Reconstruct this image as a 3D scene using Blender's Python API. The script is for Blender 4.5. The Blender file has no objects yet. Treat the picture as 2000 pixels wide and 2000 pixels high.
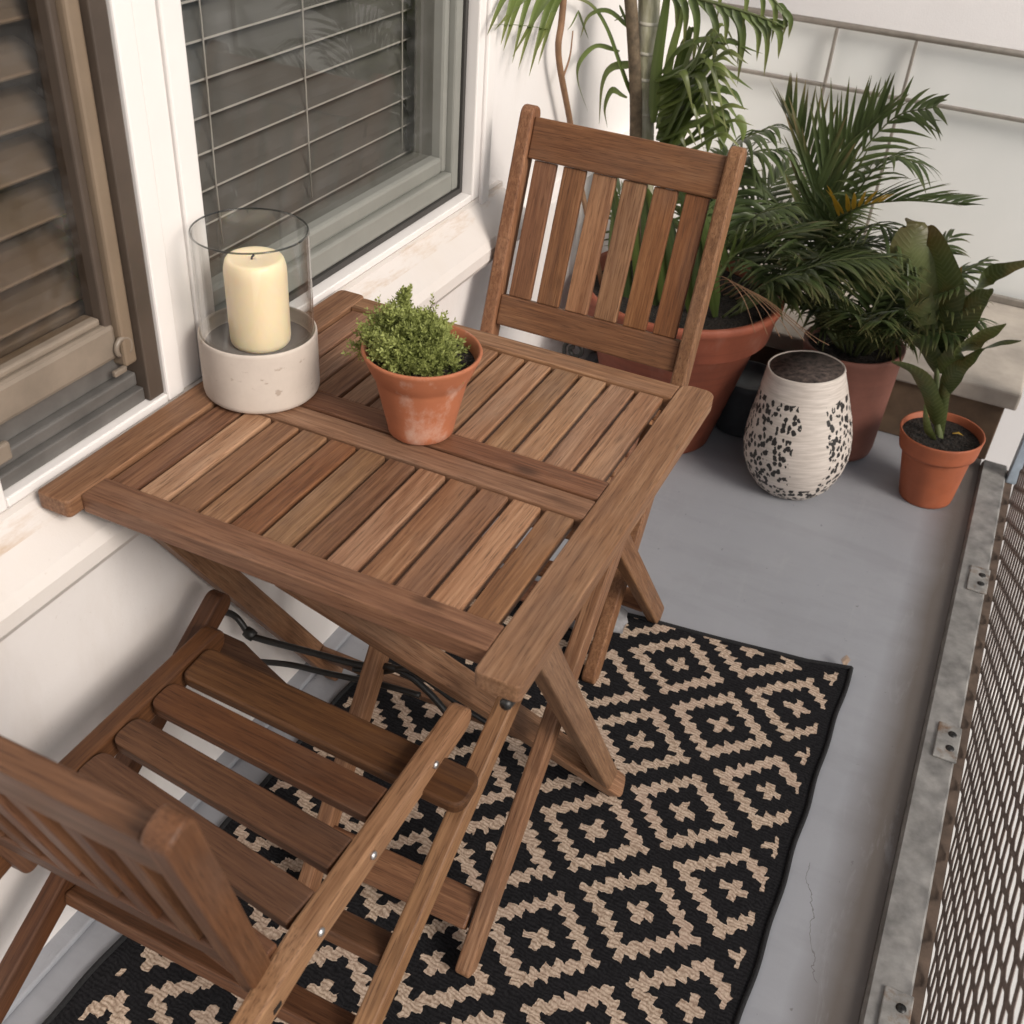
import bpy, bmesh, math, random
from mathutils import Vector, Matrix, noise
random.seed(7)
V = Vector
PI = math.pi
scene = bpy.context.scene
col = scene.collection

# ------------------------------------------------------------------ camera
CAM = V((0, 0, 1.44))
CR = V((0.9012880848595819, 0.4286077553151619, 0.06304902991994016))
CU = V((-0.301540480708252, 0.5161626703499402, 0.8016541874346167))
CF = V((-0.3110516461689014, 0.7415332021028576, -0.594453853208724))
FPX = 2105.15
cam_d = bpy.data.cameras.new("camera")
cam = bpy.data.objects.new("camera", cam_d)
col.objects.link(cam)
cam_d.sensor_width = 36
cam_d.lens = FPX / 2000 * 36
cam_d.clip_start = 0.02
cam_d.clip_end = 500
cam.matrix_world = Matrix(((CR.x, CU.x, -CF.x, CAM.x), (CR.y, CU.y, -CF.y, CAM.y), (CR.z, CU.z, -CF.z, CAM.z), (0, 0, 0, 1)))
cam_d.dof.use_dof = True
cam_d.dof.focus_distance = 1.6
cam_d.dof.aperture_fstop = 8.5
scene.camera = cam


def at(px, py, ax, val):
    """photo position -> point on the plane axis = val"""
    d = CR * ((px - 1000) / FPX) - CU * ((py - 1000) / FPX) + CF
    return CAM + d * ((val - CAM[ax]) / d[ax])


# ------------------------------------------------------------------ helpers
class MB:
    def __init__(s):
        s.v = []; s.f = []; s.gc = []; s.tint = []; s.mi = []; s.sm = []

    def add(s, vs, fs, gc=None, tint=0.5, mi=0, smooth=False):
        o = len(s.v)
        s.v += [V(p) for p in vs]
        s.gc += [V(g) for g in (gc if gc else vs)]
        s.tint += [tint] * len(vs)
        for f in fs:
            s.f.append([o + i for i in f]); s.mi.append(mi); s.sm.append(smooth)
        return s

    def build(s, name, mats, parent=None, loc=None):
        off = V(loc) if loc is not None else (parent_loc(parent) if parent else V((0, 0, 0)))
        me = bpy.data.meshes.new(name)
        me.from_pydata([tuple(p - off) for p in s.v], [], s.f)
        a = me.attributes.new("gc", 'FLOAT_VECTOR', 'POINT')
        a.data.foreach_set("vector", [c for g in s.gc for c in g])
        t = me.attributes.new("tint", 'FLOAT', 'POINT')
        t.data.foreach_set("value", s.tint)
        mats = mats if isinstance(mats, (list, tuple)) else [mats]
        for m in mats:
            me.materials.append(m)
        me.polygons.foreach_set("material_index", s.mi)
        me.polygons.foreach_set("use_smooth", s.sm)
        me.validate()
        me.update()
        o = bpy.data.objects.new(name, me)
        col.objects.link(o)
        if parent:
            o.parent = parent
        else:
            o.location = off
        return o


def parent_loc(o):
    p = V((0, 0, 0))
    while o is not None:
        p = p + V(o.location); o = o.parent
    return p


def thing(name, loc, label, cat, group=None):
    o = bpy.data.objects.new(name, None)
    o.empty_display_size = 0.05
    col.objects.link(o)
    o.location = loc
    tag(o, label, cat, group)
    return o


def tag(o, label=None, cat=None, group=None, kind=None):
    if label: o["label"] = label
    if cat: o["category"] = cat
    if group: o["group"] = group
    if kind: o["kind"] = kind
    return o


def rrect(L, W, r0=0.004, r1=0.004, n=4):
    """outline 0..L by -W/2..W/2, corner radii at start and end"""
    pts = []
    for cx, cy, a0, r in ((r0, -W / 2 + r0, PI, r0), (L - r1, -W / 2 + r1, 1.5 * PI, r1), (L - r1, W / 2 - r1, 0, r1), (r0, W / 2 - r0, .5 * PI, r0)):
        for i in range(n + 1):
            a = a0 + i / n * PI / 2
            pts.append((cx + r * math.cos(a), cy + r * math.sin(a)))
    return pts


def prism(mb, out, depth, O, ex, ey, ez, bev=0.0022, tint=None, mi=0, gaxis=0, seg=2):
    bm = bmesh.new()
    n = len(out)
    lo = [bm.verts.new((x, y, -depth / 2)) for x, y in out]
    hi = [bm.verts.new((x, y, depth / 2)) for x, y in out]
    bm.faces.new(lo[::-1]); bm.faces.new(hi)
    for i in range(n):
        bm.faces.new((lo[i], lo[(i + 1) % n], hi[(i + 1) % n], hi[i]))
    bm.normal_update()
    if bev:
        es = [e for e in bm.edges if len(e.link_faces) == 2 and e.calc_face_angle() > 0.6]
        bmesh.ops.bevel(bm, geom=es, offset=bev, offset_type='OFFSET', segments=seg, profile=0.5, affect='EDGES', clamp_overlap=True)
    rnd = V((random.uniform(0, 50), random.uniform(0, 50), random.uniform(0, 50)))
    bm.verts.index_update()
    vs, gc = [], []
    for v in bm.verts:
        c = v.co
        vs.append(O + ex * c.x + ey * c.y + ez * c.z)
        g = V((c.x, c.y, c.z)) if gaxis == 0 else V((c.y, c.x, c.z))
        gc.append(g + rnd)
    fs = [[v.index for v in f.verts] for f in bm.faces]
    if ex.cross(ey).dot(ez) < 0:
        fs = [f[::-1] for f in fs]
    bm.free()
    mb.add(vs, fs, gc, random.random() if tint is None else tint, mi)


def beam(mb, p0, p1, w, t, up, r0=0.004, r1=0.004, bev=0.0022, tint=None, mi=0):
    """bar from p0 to p1; thickness t along 'up', width w across"""
    p0, p1, up = V(p0), V(p1), V(up)
    ex = (p1 - p0); L = ex.length; ex.normalize()
    ez = (up - ex * up.dot(ex)).normalized()
    ey = ez.cross(ex)
    prism(mb, rrect(L, w, min(r0, w * .49), min(r1, w * .49)), t, p0, ex, ey, ez, bev, tint, mi)


def box(mb, a, b, bev=0.0, tint=.5, mi=0):
    a, b = V(a), V(b)
    c = (a + b) / 2
    d = b - a
    prism(mb, [(-d.x / 2, -d.y / 2), (d.x / 2, -d.y / 2), (d.x / 2, d.y / 2), (-d.x / 2, d.y / 2)], d.z, c, V((1, 0, 0)), V((0, 1, 0)), V((0, 0, 1)), bev, tint, mi)


def bent(mb, pts, w, t, O, ea, eb, ez, rend=0.012, bev=0.003, tint=None):
    """bent bar: polyline pts (a, b) in the ea/eb plane, width w in the plane, thickness t along ez"""
    P = [V((p[0], p[1])) for p in pts]
    left, right = [], []
    for i, p in enumerate(P):
        d0 = (P[i] - P[i - 1]).normalized() if i > 0 else None
        d1 = (P[i + 1] - P[i]).normalized() if i < len(P) - 1 else None
        if d0 is None: d0 = d1
        if d1 is None: d1 = d0
        n = V((-(d0 + d1).y, (d0 + d1).x)).normalized()
        k = w / 2 / max(.3, n.dot(V((-d0.y, d0.x))))
        left.append(p + n * k); right.append(p - n * k)

    def cap(p, d, n):
        res = []
        r = min(rend, w * .49)
        for sgn in (1, -1):
            c = p + n * sgn * (w / 2 - r) - d * r
            rng = range(5) if sgn == 1 else range(4, -1, -1)
            for k in rng:
                a = (1 - k / 4) * PI / 2
                res.append(c + n * sgn * r * math.sin(a) + d * r * math.cos(a))
        return res
    d1 = (P[-1] - P[-2]).normalized(); d0 = (P[0] - P[1]).normalized()
    out = left[1:-1] + cap(P[-1], d1, V((-d1.y, d1.x))) + right[1:-1][::-1] + cap(P[0], d0, V((-d0.y, d0.x)))
    out = [(p.x, p.y) for p in out]
    # orientation
    A = sum(out[i][0] * out[(i + 1) % len(out)][1] - out[(i + 1) % len(out)][0] * out[i][1] for i in range(len(out)))
    if A < 0: out = out[::-1]
    big = abs(P[-1].y - P[0].y) > abs(P[-1].x - P[0].x)
    prism(mb, out, t, V(O), V(ea), V(eb), V(ez), bev, tint, 0, 1 if big else 0)


def lathe(mb, prof, C, n=48, tint=.5, mi=0, axis=None, wob=0.0, close=False):
    C = V(C)
    Z = V(axis).normalized() if axis else V((0, 0, 1))
    X = V((1, 0, 0)); X = (X - Z * X.dot(Z)).normalized(); Y = Z.cross(X)
    vs, gc, fs = [], [], []
    for j, (r, z) in enumerate(prof):
        for i in range(n):
            a = 2 * PI * i / n
            rr = r * (1 + wob * noise.noise(V((math.cos(a) * 1.5, math.sin(a) * 1.5, z * 8))))
            vs.append(C + X * rr * math.cos(a) + Y * rr * math.sin(a) + Z * z)
            gc.append(V((r * math.cos(a), r * math.sin(a), z)))
    for j in range(len(prof) - 1):
        for i in range(n):
            k = (i + 1) % n
            fs.append((j * n + i, j * n + k, (j + 1) * n + k, (j + 1) * n + i))
    if prof[0][0] > 0.0005: fs.append(list(range(n))[::-1])
    if prof[-1][0] > 0.0005 and close: fs.append([(len(prof) - 1) * n + i for i in range(n)])
    mb.add(vs, fs, gc, tint, mi, True)


def catmull(pts, n):
    P = [V(p) for p in pts]
    P = [P[0] * 2 - P[1]] + P + [P[-1] * 2 - P[-2]]
    out = []
    for i in range(1, len(P) - 2):
        for k in range(n):
            t = k / n
            out.append(0.5 * ((2 * P[i]) + (P[i + 1] - P[i - 1]) * t + (2 * P[i - 1] - 5 * P[i] + 4 * P[i + 1] - P[i + 2]) * t * t + (-P[i - 1] + 3 * P[i] - 3 * P[i + 1] + P[i + 2]) * t ** 3))
    out.append(P[-2].copy())
    return out


def tube(mb, pts, r, n=8, tint=.5, mi=0, r1=None, smooth=True):
    pts = [V(p) for p in pts]
    vs, gc, fs = [], [], []
    up = V((0, 0, 1))
    prev = None
    ln = 0
    for i, p in enumerate(pts):
        d = (pts[min(i + 1, len(pts) - 1)] - pts[max(i - 1, 0)]).normalized()
        if i: ln += (p - pts[i - 1]).length
        if prev is None:
            a = d.cross(V((1, 0, 0)) if abs(d.x) < .8 else up).normalized()
        else:
            a = (prev - d * prev.dot(d)).normalized()
        prev = a
        b = d.cross(a)
        rr = r if r1 is None else r + (r1 - r) * i / (len(pts) - 1)
        for k in range(n):
            an = 2 * PI * k / n
            vs.append(p + (a * math.cos(an) + b * math.sin(an)) * rr)
            gc.append(V((ln, math.cos(an) * rr, math.sin(an) * rr)))
    m = len(pts)
    for i in range(m - 1):
        for k in range(n):
            q = (k + 1) % n
            fs.append((i * n + k, i * n + q, (i + 1) * n + q, (i + 1) * n + k))
    fs.append(list(range(n))[::-1]); fs.append([(m - 1) * n + k for k in range(n)])
    mb.add(vs, fs, gc, tint, mi, smooth)


# ------------------------------------------------------------------ materials
def mat(name):
    m = bpy.data.materials.new(name)
    m.use_nodes = True
    nt = m.node_tree
    return m, nt, nt.nodes["Principled BSDF"]


def nd(nt, t, **kw):
    n = nt.nodes.new(t)
    for k, v in kw.items():
        if k in n.inputs:
            n.inputs[k].default_value = v
        else:
            setattr(n, k, v)
    return n


def ln(nt, a, b):
    nt.links.new(a, b)


def math_n(nt, op, a, b=None, c=None):
    n = nt.nodes.new('ShaderNodeMath'); n.operation = op
    for i, x in enumerate((a, b, c)):
        if x is None: continue
        if isinstance(x, (int, float)): n.inputs[i].default_value = x
        else: nt.links.new(x, n.inputs[i])
    return n.outputs[0]


def ramp(nt, fac, stops, interp='LINEAR'):
    r = nt.nodes.new('ShaderNodeValToRGB')
    r.color_ramp.interpolation = interp
    while len(r.color_ramp.elements) < len(stops): r.color_ramp.elements.new(.5)
    for e, (p, c) in zip(r.color_ramp.elements, stops):
        e.position = p
        e.color = (c, c, c, 1) if isinstance(c, (int, float)) else (*c, 1)
    ln(nt, fac, r.inputs[0])
    return r.outputs[0]


def mix(nt, fac, a, b, blend='MIX'):
    n = nt.nodes.new('ShaderNodeMix'); n.data_type = 'RGBA'; n.blend_type = blend
    for x, i in ((fac, 0), (a, 6), (b, 7)):
        if isinstance(x, (int, float)): n.inputs[i].default_value = x
        elif isinstance(x, tuple): n.inputs[i].default_value = (*x, 1)
        else: ln(nt, x, n.inputs[i])
    return n.outputs[2]


def bump(nt, bsdf, h, strength=.3, dist=.002):
    b = nt.nodes.new('ShaderNodeBump')
    b.inputs['Strength'].default_value = strength
    b.inputs['Distance'].default_value = dist
    ln(nt, h, b.inputs['Height']); ln(nt, b.outputs[0], bsdf.inputs['Normal'])


def attr(nt, name):
    a = nt.nodes.new('ShaderNodeAttribute'); a.attribute_name = name
    return a


def noise_n(nt, vec, scale, detail=4, rough=.55, dist=0.0):
    n = nd(nt, 'ShaderNodeTexNoise', Scale=scale, Detail=detail, Roughness=rough, Distortion=dist)
    if vec is not None: ln(nt, vec, n.inputs['Vector'])
    return n.outputs['Fac']


def mapping(nt, vec, scale=(1, 1, 1)):
    m = nt.nodes.new('ShaderNodeMapping'); m.inputs['Scale'].default_value = scale
    ln(nt, vec, m.inputs['Vector'])
    return m.outputs[0]


def objc(nt):
    return nt.nodes.new('ShaderNodeTexCoord').outputs['Object']


def wood_mat(name, dark, midc, light, rough=.5, wear=.35):
    m, nt, b = mat(name)
    g = attr(nt, 'gc').outputs['Vector']
    t = attr(nt, 'tint').outputs['Fac']
    fine = noise_n(nt, mapping(nt, g, (9, 260, 260)), 1, 5, .6)
    med = noise_n(nt, mapping(nt, g, (2.2, 42, 42)), 1, 4, .55, .6)
    grain = math_n(nt, 'ADD', math_n(nt, 'MULTIPLY', fine, .62), math_n(nt, 'MULTIPLY', med, .38))
    grain = math_n(nt, 'ADD', grain, math_n(nt, 'MULTIPLY', math_n(nt, 'SUBTRACT', t, .5), .44))
    c = ramp(nt, grain, [(.27, dark), (.5, midc), (.74, light)])
    hue = nd(nt, 'ShaderNodeTexNoise', Scale=1.0, Detail=0.0); ln(nt, mapping(nt, g, (.6, 1.5, 1.5)), hue.inputs['Vector'])
    hc = nt.nodes.new('ShaderNodeSeparateColor'); ln(nt, hue.outputs['Color'], hc.inputs[0])
    hsv = nt.nodes.new('ShaderNodeHueSaturation')
    ln(nt, math_n(nt, 'ADD', .5, math_n(nt, 'MULTIPLY', math_n(nt, 'SUBTRACT', hc.outputs[0], .5), .022)), hsv.inputs['Hue'])
    ln(nt, math_n(nt, 'ADD', 1.01, math_n(nt, 'MULTIPLY', math_n(nt, 'SUBTRACT', hc.outputs[1], .5), .26)), hsv.inputs['Saturation'])
    ln(nt, c, hsv.inputs['Color']); c = hsv.outputs[0]
    # weathered greyish patches and darker stains
    big = noise_n(nt, mapping(nt, g, (5, 14, 14)), 1, 3, .6)
    c = mix(nt, math_n(nt, 'MULTIPLY', ramp(nt, big, [(.5, 0), (.75, 1)]), wear), c, tuple(x * .9 + .03 for x in (midc[0] * .72, midc[1] * .86, midc[2] * 1.05)))
    spot = noise_n(nt, mapping(nt, g, (9, 22, 22)), 1, 2, .5)
    c = mix(nt, math_n(nt, 'MULTIPLY', ramp(nt, spot, [(.68, 0), (.8, 1)]), .5), c, tuple(x * .45 for x in dark))
    kd = nd(nt, 'ShaderNodeTexNoise', Scale=40.0, Detail=2.0); ln(nt, g, kd.inputs['Vector'])
    ks = nt.nodes.new('ShaderNodeVectorMath'); ks.operation = 'SCALE'; ks.inputs['Scale'].default_value = .006
    ln(nt, kd.outputs['Color'], ks.inputs[0])
    ka = nt.nodes.new('ShaderNodeVectorMath'); ka.operation = 'ADD'; ln(nt, g, ka.inputs[0]); ln(nt, ks.outputs[0], ka.inputs[1])
    kv = nd(nt, 'ShaderNodeTexVoronoi', Scale=1.0); ln(nt, mapping(nt, ka.outputs[0], (7, 15, 15)), kv.inputs['Vector'])
    kc = nt.nodes.new('ShaderNodeSeparateColor'); ln(nt, kv.outputs['Color'], kc.inputs[0])
    kn = math_n(nt, 'MULTIPLY', ramp(nt, kv.outputs['Distance'], [(.05, 1), (.17, 0)]), math_n(nt, 'GREATER_THAN', kc.outputs[0], .80))
    c = mix(nt, math_n(nt, 'MULTIPLY', kn, .75), c, tuple(x * .4 for x in dark))
    # fine dark pores
    pore = noise_n(nt, mapping(nt, g, (30, 700, 700)), 1, 2, .5)
    c = mix(nt, math_n(nt, 'MULTIPLY', ramp(nt, pore, [(.55, 0), (.68, 1)]), .6), c, tuple(x * .55 for x in dark))
    ln(nt, c, b.inputs['Base Color'])
    ln(nt, ramp(nt, grain, [(.3, rough + .12), (.7, rough - .06)]), b.inputs['Roughness'])
    b.inputs['Specular IOR Level'].default_value = .35
    bump(nt, b, fine, .35, .0012)
    return m


M = {}
M['wood'] = wood_mat('table_wood', (.098, .042, .021), (.225, .113, .060), (.40, .238, .142), .46)
M['chairwood'] = wood_mat('chair_wood', (.095, .038, .018), (.200, .090, .042), (.345, .180, .092), .5)
M['shadewood'] = wood_mat('shaded_chair_wood', (.052, .020, .009), (.108, .046, .021), (.185, .088, .045), .5)  # chair wood darkened so the colour carries the near chair's shade


def plain(name, c, rough=.5, metal=0, var=.12, scale=12, bstr=.0, bscale=60, spec=.5):
    m, nt, b = mat(name)
    o = objc(nt)
    n = noise_n(nt, o, scale, 5, .6)
    ln(nt, ramp(nt, n, [(.3, tuple(x * (1 - var) for x in c)), (.7, tuple(min(1, x * (1 + var)) for x in c))]), b.inputs['Base Color'])
    b.inputs['Roughness'].default_value = rough
    b.inputs['Metallic'].default_value = metal
    b.inputs['Specular IOR Level'].default_value = spec
    if bstr: bump(nt, b, noise_n(nt, o, bscale, 4, .6), bstr, .002)
    return m


def wall_mat(name, c, stain=0.0, zlo=.66, zhi=.72):
    m, nt, b = mat(name)
    o = objc(nt)
    big = noise_n(nt, o, 2.2, 4, .6)
    c1 = ramp(nt, big, [(.3, tuple(x * .95 for x in c)), (.7, c)])
    if stain:
        sep = nt.nodes.new('ShaderNodeSeparateXYZ'); ln(nt, o, sep.inputs[0])
        streak = noise_n(nt, mapping(nt, o, (22, 9, 60)), 1, 6, .7)
        band = math_n(nt, 'MULTIPLY', math_n(nt, 'GREATER_THAN', sep.outputs[2], zlo), math_n(nt, 'LESS_THAN', sep.outputs[2], zhi))
        f = math_n(nt, 'MULTIPLY', math_n(nt, 'MULTIPLY', ramp(nt, streak, [(.5, 0), (.72, 1)]), band), stain)
        c1 = mix(nt, f, c1, (.42, .27, .15))
        broad = noise_n(nt, mapping(nt, o, (5, 4, 5)), 1, 5, .6)
        c1 = mix(nt, math_n(nt, 'MULTIPLY', ramp(nt, broad, [(.5, 0), (.75, 1)]), .22), c1, (.62, .52, .41))
    gr = noise_n(nt, mapping(nt, o, (3, 5, 1.6)), 1.5, 7, .7)
    c1 = mix(nt, math_n(nt, 'MULTIPLY', ramp(nt, gr, [(.52, 0), (.75, 1)]), .22), c1, (.50, .43, .36))
    speck = noise_n(nt, o, 140, 2, .5)
    c1 = mix(nt, math_n(nt, 'MULTIPLY', ramp(nt, speck, [(.7, 0), (.78, 1)]), .22), c1, (.4, .33, .27))
    ln(nt, c1, b.inputs['Base Color'])
    b.inputs['Roughness'].default_value = .55
    bump(nt, b, noise_n(nt, o, 90, 5, .65), .22, .0015)
    return m


M['wall'] = wall_mat('painted_plaster', (.75, .715, .695))
M['sill'] = wall_mat('painted_sill', (.63, .585, .55), .7, .674, .70)
M['trim'] = plain('painted_trim', (.74, .705, .68), .42, 0, .03, 6, .08, 120)
M['farwall'] = plain('far_plaster', (.82, .79, .78), .7, 0, .03, 3, .35, 160)
M['floor'] = None
M['galv'] = plain('galvanised_steel', (.27, .262, .25), .55, .3, .35, 26, .2, 150)
M['rust'] = plain('rusty_strip', (.085, .058, .042), .85, 0, .4, 25, .3, 120)
M['mesh'] = plain('mesh_steel', (.15, .12, .105), .6, .2, .3, 60, .1, 200)
M['bluepost'] = plain('pale_blue_steel', (.36, .43, .50), .5, .2, .2, 30, .1, 100)
M['rail'] = plain('railing_steel', (.25, .225, .195), .45, .3, .15, 40)
M['concrete'] = plain('ledge_concrete', (.36, .32, .275), .85, 0, .22, 9, .4, 90)
M['board'] = plain('brown_board', (.115, .075, .045), .75, 0, .3, 14, .2, 60)
M['black'] = plain('black_rubber', (.012, .011, .010), .42, 0, .3, 30)
M['iron'] = plain('black_iron', (.03, .028, .026), .45, .5, .3, 50, .2, 150)
M['dgrey'] = plain('dark_grey_plastic', (.045, .05, .056), .55, 0, .2, 20)
M['bolt'] = plain('zinc_bolt', (.65, .64, .63), .3, .9, .05, 50)
M['fluff'] = plain('grey_cloth', (.22, .215, .22), .95, 0, .3, 40, .8, 120)
M['wax'] = None
M['roofwhite'] = plain('white_roof', (.68, .67, .65), .8, 0, .05, 1.5)
M['ground'] = plain('street_asphalt', (.06, .06, .06), .9, 0, .2, 2)
M['pavement'] = plain('pavement', (.3, .29, .28), .9, 0, .2, 2)
M['interior'] = plain('dark_room', (.03, .028, .026), .9)


def plate_mat():
    m, nt, b = mat('worn_plate')
    o = objc(nt)
    n1 = noise_n(nt, o, 40, 5, .6)
    c = ramp(nt, n1, [(.3, (.20, .195, .185)), (.7, (.37, .36, .34))])
    r_ = noise_n(nt, o, 26, 6, .7)
    c = mix(nt, ramp(nt, r_, [(.5, 0), (.66, .85)]), c, (.17, .095, .05))
    ln(nt, c, b.inputs['Base Color']); b.inputs['Roughness'].default_value = .65; b.inputs['Metallic'].default_value = .2
    bump(nt, b, r_, .4, .002)
    return m


M['plate'] = plate_mat()


def floor_mat():
    m, nt, b = mat('painted_floor')
    o = objc(nt)
    big = noise_n(nt, o, 1.6, 5, .6)
    c = ramp(nt, big, [(.3, (.285, .293, .318)), (.7, (.335, .342, .366))])
    fl = noise_n(nt, mapping(nt, o, (2, 8, 1)), 1.5, 4, .6)
    c = mix(nt, math_n(nt, 'MULTIPLY', ramp(nt, fl, [(.5, 0), (.7, 1)]), .4), c, (.235, .238, .255))
    # darker brown strip along the channel, with an uneven edge
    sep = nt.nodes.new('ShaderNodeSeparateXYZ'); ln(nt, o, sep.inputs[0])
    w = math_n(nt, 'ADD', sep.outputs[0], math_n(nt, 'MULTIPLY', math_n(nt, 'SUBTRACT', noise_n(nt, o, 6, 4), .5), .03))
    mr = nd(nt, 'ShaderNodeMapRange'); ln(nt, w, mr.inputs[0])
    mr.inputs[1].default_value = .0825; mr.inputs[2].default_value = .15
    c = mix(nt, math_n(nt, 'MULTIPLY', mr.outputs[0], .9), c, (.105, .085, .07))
    # one hairline crack
    wob = math_n(nt, 'MULTIPLY', math_n(nt, 'SUBTRACT', noise_n(nt, o, 14, 4, .6), .5), .07)
    cx = math_n(nt, 'SUBTRACT', math_n(nt, 'SUBTRACT', sep.outputs[0], .062), math_n(nt, 'ADD', wob, math_n(nt, 'MULTIPLY', math_n(nt, 'SUBTRACT', 1.17, sep.outputs[1]), .33)))
    ck = math_n(nt, 'LESS_THAN', math_n(nt, 'ABSOLUTE', cx), .0008)
    ck = math_n(nt, 'MULTIPLY', ck, math_n(nt, 'MULTIPLY', math_n(nt, 'LESS_THAN', sep.outputs[1], 1.19), math_n(nt, 'GREATER_THAN', sep.outputs[1], .99)))
    c = mix(nt, math_n(nt, 'MULTIPLY', ck, .7), c, (.10, .095, .09))
    spk = noise_n(nt, o, 70, 2)
    c = mix(nt, math_n(nt, 'MULTIPLY', ramp(nt, spk, [(.72, 0), (.77, 1)]), .6), c, (.10, .095, .09))
    st1 = noise_n(nt, mapping(nt, o, (14, 2.2, 1)), 2, 6, .7, .8)
    c = mix(nt, math_n(nt, 'MULTIPLY', ramp(nt, st1, [(.56, 0), (.74, 1)]), .35), c, (.36, .365, .38))
    st2 = noise_n(nt, o, 5.5, 7, .72)
    c = mix(nt, math_n(nt, 'MULTIPLY', ramp(nt, st2, [(.55, 0), (.76, 1)]), .22), c, (.19, .19, .195))
    ln(nt, c, b.inputs['Base Color'])
    ln(nt, ramp(nt, big, [(.3, .55), (.7, .42)]), b.inputs['Roughness'])
    bump(nt, b, noise_n(nt, o, 130, 5, .6), .3, .0016)
    return m


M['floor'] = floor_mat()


def rug_mat():
    m, nt, b = mat('rug_weave')
    g = attr(nt, 'gc').outputs['Vector']
    w1 = nd(nt, 'ShaderNodeTexNoise', Scale=55.0, Detail=3.0); ln(nt, g, w1.inputs['Vector'])
    w2 = nd(nt, 'ShaderNodeTexNoise', Scale=9.0, Detail=2.0); ln(nt, g, w2.inputs['Vector'])

    def warp(src, amt):
        s = nt.nodes.new('ShaderNodeVectorMath'); s.operation = 'SUBTRACT'; s.inputs[1].default_value = (.5, .5, .5)
        ln(nt, src, s.inputs[0])
        k = nt.nodes.new('ShaderNodeVectorMath'); k.operation = 'SCALE'; k.inputs['Scale'].default_value = amt
        ln(nt, s.outputs[0], k.inputs[0])
        return k.outputs[0]
    a1 = nt.nodes.new('ShaderNodeVectorMath'); a1.operation = 'ADD'; ln(nt, g, a1.inputs[0]); ln(nt, warp(w1.outputs['Color'], .018), a1.inputs[1])
    a2 = nt.nodes.new('ShaderNodeVectorMath'); a2.operation = 'ADD'; ln(nt, a1.outputs[0], a2.inputs[0]); ln(nt, warp(w2.outputs['Color'], .018), a2.inputs[1])
    sep = nt.nodes.new('ShaderNodeSeparateXYZ'); ln(nt, a2.outputs[0], sep.inputs[0])
    N = 8
    u = math_n(nt, 'DIVIDE', math_n(nt, 'ROUND', math_n(nt, 'MULTIPLY', math_n(nt, 'DIVIDE', math_n(nt, 'SUBTRACT', sep.outputs[0], -.0335), .1167), N)), N)
    v = math_n(nt, 'DIVIDE', math_n(nt, 'ROUND', math_n(nt, 'MULTIPLY', math_n(nt, 'DIVIDE', math_n(nt, 'SUBTRACT', sep.outputs[1], 1.508), .1072), N)), N)
    s = math_n(nt, 'MULTIPLY', math_n(nt, 'ADD', u, v), .5)
    t = math_n(nt, 'MULTIPLY', math_n(nt, 'SUBTRACT', u, v), .5)
    s = math_n(nt, 'SUBTRACT', s, math_n(nt, 'ROUND', s))
    t = math_n(nt, 'SUBTRACT', t, math_n(nt, 'ROUND', t))
    n = math_n(nt, 'MULTIPLY', math_n(nt, 'MAXIMUM', math_n(nt, 'ABSOLUTE', s), math_n(nt, 'ABSOLUTE', t)), 2 * N)
    ring = math_n(nt, 'MULTIPLY', math_n(nt, 'GREATER_THAN', n, 4.5), math_n(nt, 'LESS_THAN', n, 6.5))
    ctr = math_n(nt, 'LESS_THAN', n, 1.5)
    tan = math_n(nt, 'MAXIMUM', ring, ctr)
    inside = math_n(nt, 'LESS_THAN', sep.outputs[0], .010)
    inside2 = math_n(nt, 'GREATER_THAN', sep.outputs[0], -.765)
    iny = math_n(nt, 'LESS_THAN', sep.outputs[1], 1.63)
    tan = math_n(nt, 'MULTIPLY', math_n(nt, 'MULTIPLY', tan, inside), math_n(nt, 'MULTIPLY', inside2, iny))
    kv = nd(nt, 'ShaderNodeTexVoronoi', Scale=1.0); ln(nt, mapping(nt, a1.outputs[0], (260, 190, 1)), kv.inputs['Vector'])
    yarn = math_n(nt, 'ADD', math_n(nt, 'MULTIPLY', noise_n(nt, mapping(nt, g, (420, 300, 1)), 1, 2, .6), .6), math_n(nt, 'MULTIPLY', math_n(nt, 'SUBTRACT', 1, kv.outputs['Distance']), .42))
    rs = nt.nodes.new('ShaderNodeSeparateXYZ'); ln(nt, a1.outputs[0], rs.inputs[0])
    rows = math_n(nt, 'ABSOLUTE', math_n(nt, 'SINE', math_n(nt, 'ADD', math_n(nt, 'MULTIPLY', rs.outputs[1], 520), math_n(nt, 'MULTIPLY', rs.outputs[0], 60))))
    yarn = math_n(nt, 'ADD', math_n(nt, 'MULTIPLY', yarn, .62), math_n(nt, 'MULTIPLY', rows, .22))
    tc = ramp(nt, yarn, [(.3, (.27, .19, .135)), (.65, (.66, .53, .415))])
    wear = noise_n(nt, g, 7, 3)
    tc = mix(nt, math_n(nt, 'MULTIPLY', ramp(nt, wear, [(.45, 0), (.7, 1)]), .35), tc, (.45, .32, .26))
    bc = ramp(nt, yarn, [(.3, (.008, .008, .009)), (.75, (.026, .025, .027))])
    ln(nt, mix(nt, tan, bc, tc), b.inputs['Base Color'])
    b.inputs['Roughness'].default_value = .95
    b.inputs['Specular IOR Level'].default_value = .1
    h = math_n(nt, 'ADD', math_n(nt, 'MULTIPLY', yarn, .5), math_n(nt, 'MULTIPLY', tan, .45))
    bump(nt, b, h, .8, .003)
    return m


M['rug'] = rug_mat()


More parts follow.
